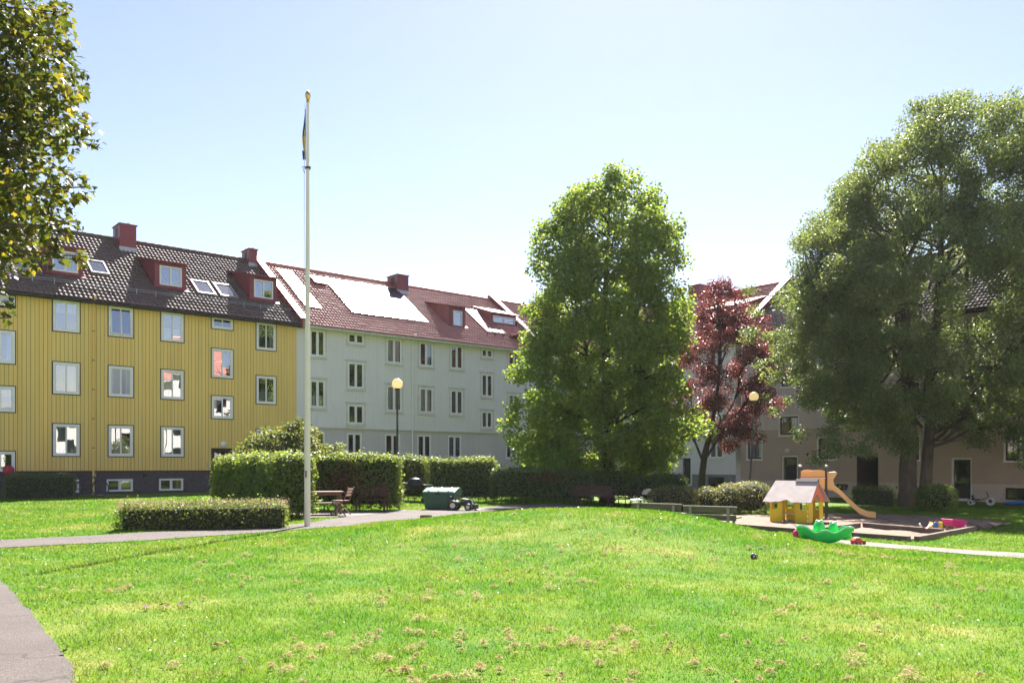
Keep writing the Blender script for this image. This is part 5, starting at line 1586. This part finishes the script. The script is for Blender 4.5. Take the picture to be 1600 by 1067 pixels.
# playhouse
ph = thing('playhouse', 'yellow wooden playhouse with weathered grey roof and coral gable', 'playhouse', at(8.85, 26.55), R(-43))
PL, PW = 1.32, 1.10
def arch(x0, x1, zb, zt, n=7):
    cx, r = (x0 + x1) / 2, (x1 - x0) / 2
    return [(cx + r * math.cos(math.pi * i / n), zb + (zt - zb) * math.sin(math.pi * i / n)) for i in range(n + 1)]
for sy in (-1, 1):
    y0, y1 = (sy * PW / 2 - .012, sy * PW / 2 + .012)
    for s in (-1, 1):
        q = lambda x: s * x
        poly = [(.20, 0), (.60, 0), (.60, .72), (.55, .72), (.55, .46), (.51, .42), (.40, .42), (.36, .46), (.36, .72), (.20, .72)]
        MB().prism([(q(x), z) for x, z in poly], y0, y1, 'xz').build('wall_panel', 'toy_yellow', ph, bevel=.004)
    MB().box(-.20, .20, sy * PW / 2 - .10, sy * PW / 2 + (-.02 if sy > 0 else .02) + .1, .30, .325).build('counter', 'roof_board', ph)
for sx in (-1, 1):
    x0, x1 = sx * .615 - .012, sx * .615 + .012
    for s in (-1, 1):
        poly = [(.24, 0), (.52, 0), (.52, .70), (.24, .70)]
        MB().prism([(s * y, z) for y, z in poly], x0, x1, 'yz').build('gable_post', 'toy_yellow', ph, bevel=.004)
    gp = [(-.60, .66), (-.26, .66)] + [(-.26 + .52 * i / 8, .66 + .22 * math.sin(math.pi * i / 8)) for i in range(1, 8)] + [(.26, .66), (.60, .66), (0, 1.26)]
    MB().prism(gp, sx * .632 + (.004 if sx > 0 else -.024), sx * .632 + (.024 if sx > 0 else -.004), 'yz').build('gable', 'toy_coral', ph, bevel=.004)
for s in (-1, 1):
    n = 26; top = []; lo = []
    ang = math.atan2(.60, .66)
    sl = .95
    for i in range(n + 1):
        x = -.78 + 1.56 * i / n
        w = .0 + .10 * math.exp(-((x + .06) / .16) ** 2) + .012 * math.sin(i * 1.1)
        lo.append((x, sl - w))
    poly = [(-.68, 0), (.70, 0)] + lo[::-1]
    m4 = Matrix.Translation((0, 0, 1.29)) @ Matrix.Rotation(s * 0 , 4, 'Z')
    ca, sa = math.cos(R(43)), math.sin(R(43))
    mb = MB()
    def pt3(x, d, t): return (x, s * (d * ca + t * sa), 1.29 - d * sa + t * ca)
    N_ = len(poly)
    mb.add([pt3(x, d, 0) for x, d in poly] + [pt3(x, d, .022) for x, d in poly], [tuple(range(N_)), tuple(reversed(range(N_, 2 * N_)))] + [(i, i + N_, (i + 1) % N_ + N_, (i + 1) % N_) for i in range(N_)])
    mb.build('roof_sheet', 'roof_board', ph, bevel=.003)
MB().prism([(-.07, 1.262), (0, 1.345), (.07, 1.262), (.085, 1.28), (0, 1.37), (-.085, 1.28)], .0, .70, 'yz').build('ridge_board', 'post_brown', ph)
MB().box(-.62, .62, -.53, .53, .02, .05).build('floor', 'wood_grey', ph)

# slide tower
st = thing('slide_tower', 'play tower with orange panels and a tan slide', 'slide', at(10.2, 28.9), R(-22))
for x, y in ((-.42, -.36), (.42, -.36), (-.42, .36), (.42, .36)):
    p = MB().path([(x, y, -.2), (x, y, 1.72)], .042, 10).build('post', 'post_brown', st)
    MB().ball((x, y, 1.745), .05, 8).build('cap', 'zinc', p, smooth=True)
MB().box(-.40, .40, -.34, .34, .92, .97).build('platform', 'post_brown', st)
def panel(a, b, z0, z1, wav, name='panel', mat='toy_orange'):
    a, b = Vector(a), Vector(b); d = b - a; L = d.length; d.normalize(); nn = Vector((-d.y, d.x)) * .012
    n = 8; top = [(L * i / n, z1 + wav * math.sin(math.pi * i / n * 2)) for i in range(n + 1)]
    poly = [(0, z0), (L, z0)] + top[::-1]; N_ = len(poly)
    v = [(a.x + d.x * u - nn.x, a.y + d.y * u - nn.y, z) for u, z in poly] + [(a.x + d.x * u + nn.x, a.y + d.y * u + nn.y, z) for u, z in poly]
    MB().add(v, [tuple(range(N_)), tuple(reversed(range(N_, 2 * N_)))] + [(i, i + N_, (i + 1) % N_ + N_, (i + 1) % N_) for i in range(N_)]).build(name, mat, st, bevel=.003)
panel((-.37, -.36), (.37, -.36), 1.02, 1.60, -.03)
panel((-.37, .36), (.37, .36), 1.02, 1.60, .03)
panel((-.42, -.31), (-.42, .31), 1.02, 1.60, .03)
MB().path([(-.40, -.385, 1.36), (.40, -.385, 1.36)], .014, 6).build('rail', 'white_plastic', st)
MB().path([(-.40, -.39, 1.385), (.40, -.39, 1.385)], .008, 6).build('rail', 'red_plastic', st)
def slide():
    prof = [(.40, .99), (.62, .98), (.80, .86), (1.15, .50), (1.45, .22), (1.70, .11), (1.95, .09)]
    for s in (-1, 1):
        up = [(x, z + .15) for x, z in prof]; dn = [(x, z - .03) for x, z in prof]
        poly = up + dn[::-1]
        MB().prism(poly, s * .24 - .018, s * .24 + .018, 'xz').build('slide_side', 'slide_tan', st, bevel=.006)
        q = [(.36, 1.0), (.70, 1.0), (.66, 1.15), (.62, 1.28), (.70, 1.42), (.76, 1.52), (.70, 1.57), (.52, 1.55), (.36, 1.58)]
        MB().prism(q, s * .28 - .014, s * .28 + .014, 'xz').build('entry_panel', 'slide_tan', st, bevel=.004)
    mb = MB()
    for (x0, z0), (x1, z1) in zip(prof[:-1], prof[1:]):
        mb.add([(x0, -.22, z0), (x1, -.22, z1), (x1, .22, z1), (x0, .22, z0)], [(0, 1, 2, 3)])
    mb.build('chute', 'zinc', st, smooth=True)
slide()
for k in range(3):
    MB().path([(-.55 - .04 * k, -.2, .72 - k * .24), (-.55 - .04 * k, .2, .72 - k * .24)], .018, 6).build('rung', 'post_brown', st)
for s in (-1, 1):
    MB().path([(-.42, s * .2, .95), (-.72, s * .2, -.05)], .02, 6).build('ladder_rail', 'post_brown', st)

# green rocker toy
rk = thing('rocker_toy', 'bright green plastic rocker toy with two frog heads on the grass', 'rocker', at(6.35, 17.35), R(-16))
def rocker():
    n, m = 30, 12
    V, F = [], []
    for i in range(n + 1):
        x = -.54 + 1.08 * i / n
        t = x / .54
        zb = .02 + .26 * abs(t) ** 2.2
        zt = .27 + .12 * t * t + .03 * math.cos(t * 9)
        w = .25 * (1 - .30 * t ** 4)
        for j in range(m + 1):
            a = j / m
            if a < .3: y, z = -w + (w * .22) * (a / .3), zt + (zb + .03 - zt) * (a / .3)
            elif a > .7: y, z = w - (w * .22) * ((1 - a) / .3), zt + (zb + .03 - zt) * ((1 - a) / .3)
            else: y, z = -w * .78 + w * 1.56 * (a - .3) / .4, zb + .03 - .03 * math.sin(math.pi * (a - .3) / .4)
            V.append((x, y, z))
    for i in range(n):
        for j in range(m):
            b = i * (m + 1) + j
            F.append((b, b + 1, b + m + 2, b + m + 1))
    o = MB().add(V, F).build('shell', 'toy_green', rk, smooth=True)
    md = o.modifiers.new('s', 'SOLIDIFY'); md.thickness = .014
    rim = MB()
    for s in (0, m):
        rim.path([V[i * (m + 1) + s] for i in range(n + 1)], .013, 6)
    for e in (0, n):
        rim.path([V[e * (m + 1) + j] for j in range(m + 1)], .013, 6)
    rim.build('rim', 'toy_green_pale', rk, smooth=True)
    for x, s, y0 in ((-.10, 1.1, .0), (.17, .9, .02)):
        hd = MB().ball((x, y0, .33), .105 * s, 10, 1.35).build('frog_head', 'toy_green', rk, smooth=True)
        for e in (-1, 1):
            MB().ball((x + .045 * e, y0 - .055, .33 + .13 * s), .032, 8).build('eye', 'white_plastic', hd, smooth=True)
            MB().ball((x + .047 * e, y0 - .082, .333 + .13 * s), .012, 6).build('pupil', 'black_plastic', hd)
    for x in (-.36, .38):
        MB().ball((x, 0, .20), .14, 10, .75).build('seat', 'toy_green', rk, smooth=True)
rocker()
bl = MB().ball((0, 0, .11), .11, 12).build('ball', 'pink', None, smooth=True); bl.location = at(5.95, 17.75)
tag(bl, 'pink ball tucked behind the left end of the green rocker', 'ball')
rc = thing('toy_car', 'small red and white toy car right of the green rocker', 'toy car', at(7.75, 19.1), R(15))
MB().prism([(-.16, .04), (.16, .04), (.17, .09), (.06, .105), (.0, .155), (-.10, .155), (-.16, .10)], -.065, .065, 'xz').build('body', 'red_plastic', rc, bevel=.012)
MB().box(-.09, .0, -.055, .055, .150, .175).build('roof', 'white_plastic', rc, bevel=.008)
for s in (-1, 1):
    for x in (-.10, .10):
        MB().lathe([(.025, -.014), (.038, -.01), (.038, .01), (.025, .014)], 12, (x, s * .07, .038), (R(90), 0, 0)).build('wheel', 'black_plastic', rc)
tw = thing('broken_toy', 'broken black toy with two small wheels lying in the grass', 'toy', at(3.69, 13.0), R(20))
tw.scale = (.75, .75, .75)
for x, r in ((-.045, .062), (.055, .05)):
    w_ = MB().lathe([(r * .5, -.018), (r * .92, -.02), (r, -.01), (r, .01), (r * .92, .02), (r * .5, .018)], 16, (x, x * .5, r), (R(90), 0, R(20))).build('wheel', 'black_plastic', tw)
    MB().lathe([(.004, -.022), (r * .4, -.022), (r * .4, .022), (.004, .022)], 12, (x, x * .5, r), (R(90), 0, R(20))).build('hub', 'zinc', w_)
MB().path([(-.045, -.02, .062), (.055, .03, .05)], .008, 6).build('axle', 'zinc', tw)

# toys round the sandpit
wbw = thing('toy_wheelbarrow', 'pink toy wheelbarrow tipped on the sandpit edge', 'toy barrow', at(12.1, 23.3), R(12))
wbw.location.z += .02
tray = MB()
tray.add([(-.20, -.16, .12), (.14, -.13, .08), (.14, .13, .08), (-.20, .16, .12), (-.26, -.22, .30), (.25, -.18, .25), (.25, .18, .25), (-.26, .22, .30)], [(0, 3, 2, 1), (0, 1, 5, 4), (1, 2, 6, 5), (2, 3, 7, 6), (3, 0, 4, 7)])
o = tray.build('tray', 'pink', wbw); md = o.modifiers.new('s', 'SOLIDIFY'); md.thickness = .012
MB().lathe([(.04, -.03), (.075, -.025), (.075, .025), (.04, .03)], 14, (.28, 0, .075), (R(90), 0, 0)).build('wheel', 'white_plastic', wbw)
for s in (-1, 1):
    MB().path([(.28, s * .05, .08), (-.1, s * .15, .14), (-.48, s * .17, .26)], .013, 6).build('handle', 'pink', wbw)
    MB().path([(-.13, s * .14, .12), (-.15, s * .15, 0)], .014, 6).build('leg', 'flag_yellow', wbw)
wt = thing('toy_windmill', 'yellow and blue toy beside the pink wheelbarrow', 'toy', at(11.45, 23.1), R(5))
MB().box(-.16, -.08, -.04, .04, .10, .26).build('end_block', 'flag_yellow', wt, bevel=.01)
MB().box(.12, .20, -.04, .04, .10, .26).build('end_block', 'flag_yellow', wt, bevel=.01)
for k in range(3):
    MB().obox((.02, -.01, .18), (.16, .03, .045), (0, k * 1.047, 0)).build('blade', 'blue_plastic', wt, bevel=.006)
MB().path([(-.12, 0, .18), (.16, 0, .18)], .012, 6).path([(-.12, 0, -.02), (-.12, 0, .1)], .012, 6).path([(.16, 0, -.02), (.16, 0, .1)], .012, 6).build('axle', 'flag_yellow', wt)
rs_ = thing('toy_rake', 'red and white toy rake and spade on the sandpit timber', 'toy tools', at(10.35, 21.3), R(30))
MB().path([(-.24, 0, .30), (-.05, 0, .21), (.08, 0, .20)], .012, 6).build('rake_handle', 'red_plastic', rs_)
MB().obox((-.25, 0, .31), (.10, .03, .03), (0, R(50), 0)).build('rake_head', 'white_plastic', rs_)
MB().path([(.05, .05, .20), (.20, .05, .28)], .011, 6).build('spade_handle', 'white_plastic', rs_)
MB().obox((.235, .05, .295), (.12, .08, .015), (0, R(-30), 0)).build('spade_blade', 'red_plastic', rs_, bevel=.006)

# tricycle and blue sledge by the brown house
tc_ = thing('tricycle', "child's tricycle with white wheels before the brown house", 'tricycle', at(21.0, 38.3), R(-40))
def wheel_r(parent, x, y, r, tyre='white_plastic', w=.035):
    wl = MB().lathe([(r * .72, -w / 2), (r, -w / 2), (r, w / 2), (r * .72, w / 2), (r * .72, -w / 2)], 20, (x, y, r), (R(90), 0, 0)).build('wheel', tyre, parent)
    MB().lathe([(.01, -w * .4), (r * .35, -w * .4), (r * .35, w * .4), (.01, w * .4)], 12, (x, y, r), (R(90), 0, 0)).build('hub', 'black_plastic', wl)
    sp_ = MB()
    for k in range(5):
        a = k * 1.2566
        sp_.path([(x, y, r), (x + r * .75 * math.cos(a), y, r + r * .75 * math.sin(a))], .008, 4)
    sp_.build('spoke', 'black_plastic', wl)
wheel_r(tc_, .42, 0, .18); wheel_r(tc_, -.34, .2, .12); wheel_r(tc_, -.34, -.2, .12)
MB().path([(-.34, -.2, .12), (-.34, .2, .12)], .014, 6).path([(-.34, 0, .13), (0, 0, .22), (.34, 0, .34)], .02, 8).path([(.42, 0, .18), (.34, 0, .34), (.28, 0, .58)], .018, 8).build('frame', 'black_iron', tc_)
MB().prism([(-.30, .22), (-.02, .24), (-.02, .28), (-.22, .28), (-.28, .46), (-.33, .46)], -.13, .13, 'xz').build('seat', 'black_plastic', tc_, bevel=.015)
MB().path([(.24, -.2, .58), (.29, -.06, .60), (.29, .06, .60), (.24, .2, .58)], .012, 6).build('handlebar', 'black_iron', tc_)
MB().box(-.48, -.30, -.12, .12, .16, .26).build('bucket', 'bin_lid', tc_, bevel=.01)
sd = thing('sledge', 'blue plastic sledge lying by the brown house wall', 'sledge', at(22.35, 37.9), R(-35))
mb = MB(); n = 12; rows = []
for i in range(n + 1):
    x = -.42 + .84 * i / n; t = x / .42
    rows.append([(x, -.26 * (1 - .25 * t * t), .20 + .06 * t), (x, -.20, .05 + .10 * max(0, t) ** 2), (x, 0, .03 + .10 * max(0, t) ** 2), (x, .20, .05 + .10 * max(0, t) ** 2), (x, .26 * (1 - .25 * t * t), .20 + .06 * t)])
for a_, b_ in zip(rows[:-1], rows[1:]):
    for j in range(4):
        mb.add([a_[j], a_[j + 1], b_[j + 1], b_[j]], [(0, 1, 2, 3)])
o = mb.build('hull', 'blue_plastic', sd, smooth=True); md = o.modifiers.new('s', 'SOLIDIFY'); md.thickness = .015
MB().path([(.36, -.12, .22), (.5, 0, .16), (.36, .12, .22)], .01, 5).build('pull_rope', 'rope', sd)

# bicycles parked behind the low hedge by the yellow house
def bicycle(label, x, y, rz, fmat):
    t = thing('bicycle', label, 'bicycle', at(x, y), rz, 'bicycles by the yellow house')
    r = .34
    for wx in (-.52, .52):
        w_ = MB()
        n = 28
        w_.path([(wx + r * math.cos(2 * math.pi * k / n), 0, r + r * math.sin(2 * math.pi * k / n)) for k in range(n + 1)], .019, 6, False)
        wo = w_.build('wheel', 'black_plastic', t, smooth=True)
        MB().path([(wx + (r - .025) * math.cos(2 * math.pi * k / n), 0, r + (r - .025) * math.sin(2 * math.pi * k / n)) for k in range(n + 1)], .011, 6, False).build('rim', 'chrome', wo)
        s_ = MB()
        for k in range(12):
            a = k * math.pi / 6
            s_.path([(wx, 0, r), (wx + (r - .02) * math.cos(a), 0, r + (r - .02) * math.sin(a))], .003, 4)
        s_.build('spoke', 'chrome', wo)
    f = MB()
    for a, b in (((-.52, 0, r), (-.08, 0, .30)), ((-.08, 0, .30), (-.2, 0, .82)), ((-.2, 0, .78), (-.52, 0, r)), ((-.08, 0, .30), (.36, 0, .72)), ((-.18, 0, .70), (.34, 0, .82)), ((.34, 0, .86), (.37, 0, .68)), ((.37, 0, .68), (.52, 0, r))):
        f.path([a, b], .016, 7)
    f.build('frame', fmat, t)
    MB().prism([(-.34, .86), (-.06, .88), (-.05, .91), (-.34, .93)], -.07, .07, 'xz').build('saddle', 'black_plastic', t, bevel=.02)
    MB().path([(.30, -.3, 1.0), (.36, -.12, 1.04), (.33, 0, 1.0), (.36, .12, 1.04), (.30, .3, 1.0)], .012, 7).path([(.34, 0, .84), (.33, 0, 1.0)], .014, 7).build('handlebar', 'chrome', t)
    MB().path([(-.05, .09, .30), (.0, .1, .16)], .012, 6).build('pedal', 'black_plastic', t)
    return t
bicycle('bicycle with pale rim poking out right of the low hedge by the yellow house', -18.5, 37.15, R(25), 'black_iron')
bicycle('middle bicycle of those half hidden behind the low hedge', -19.6, 36.85, R(75), 'zinc')
bicycle('bicycle under the red bag behind the low hedge', -21.25, 36.2, R(62), 'black_iron')
rb_ = MB().ball((0, 0, 0), .22, 10, 1.15)
rb_.v = [(x * (1 + .12 * math.sin(7 * z)), y * (1 + .1 * math.sin(9 * x)), z) for x, y, z in rb_.v]
rbo = rb_.build('bag', 'crimson', thing('red_bag', 'crimson bag perched on the leftmost bicycle', 'bag', at(-21.3, 36.1, 1.12)), smooth=True)
MB().path([(-.1, -.1, .2), (0, -.12, .3), (.1, -.1, .2)], .012, 6).build('strap', 'black_plastic', rbo.parent)

# fallen leaves
def fallen():
    lob = [(0, -.02), (.16, .05), (.42, .02), (.30, .22), (.52, .42), (.24, .46), (.20, .62), (.0, 1.0), (-.20, .62), (-.24, .46), (-.52, .42), (-.30, .22), (-.42, .02), (-.16, .05)]
    m = len(lob)
    vv = [(x, y - .4, .35 * abs(x) + .25 * (y - .4) ** 2) for x, y in lob] + [(0, -.08, 0)]
    me = bpy.data.meshes.new('fallen_leaf'); me.from_pydata(vv, [], [(m, i, (i + 1) % m) for i in range(m)]); me.materials.append(M['dry_leaf'])
    spots = [(-3.62, 8.45, .16), (-3.52, 8.62, .14), (-3.44, 8.5, .17), (-3.36, 8.66, .15), (-3.3, 8.74, .13), (-4.34, 8.92, .10), (-4.2, 8.95, .09), (-3.42, 6.52, .10), (-2.34, 6.72, .08), (-1.9, 6.1, .08)]
    lab = ['leftmost brown leaf of the little heap on the left lawn', 'second leaf from the left in the little leaf heap', 'largest brown leaf, middle of the little leaf heap', 'second leaf from the right in the little leaf heap', 'rightmost small leaf of the little heap on the lawn', 'left one of two dry leaves beside the leaf heap', 'right one of two dry leaves beside the leaf heap'] + ['dry leaf at the asphalt edge in the left foreground', 'dry curled leaf on the grass right of the asphalt edge', 'single dry leaf on the near grass at bottom left']
    for (x, y, s), l in zip(spots, lab):
        o = link(bpy.data.objects.new('fallen_leaf', me))
        s *= .62
        o.location = at(x, y, .04); o.scale = (s, s, s)
        o.rotation_euler = (random.uniform(-.5, .5), random.uniform(-.5, .5), random.uniform(0, 6.28))
        tag(o, l, 'leaf', 'fallen leaves on the lawn')
fallen()

# ------------------------------------------------------------------ added scattering veil that lifts the shade and imitates lens glare
def glare_veil():
    m = bpy.data.materials.new('glare_veil_air'); m.use_nodes = True; nt = m.node_tree
    nt.nodes.remove(nt.nodes['Principled BSDF'])
    v = nt.nodes.new('ShaderNodeVolumePrincipled')
    v.inputs['Color'].default_value = (0.97, 0.98, 1.0, 1)
    v.inputs['Density'].default_value = GLARE_VEIL
    v.inputs['Anisotropy'].default_value = 0.35
    nt.links.new(v.outputs['Volume'], nt.nodes['Material Output'].inputs['Volume'])
    M['glare_veil_air'] = m
    o = MB().box(-2500, 2500, -2500, 2500, -1.6, 19.5).build('glare_veil', 'glare_veil_air')
    o['kind'] = 'stuff'
    o['label'] = 'thin bright veil added across the courtyard to lift shade and imitate lens glare'
    o['category'] = 'glare_veil'
glare_veil()
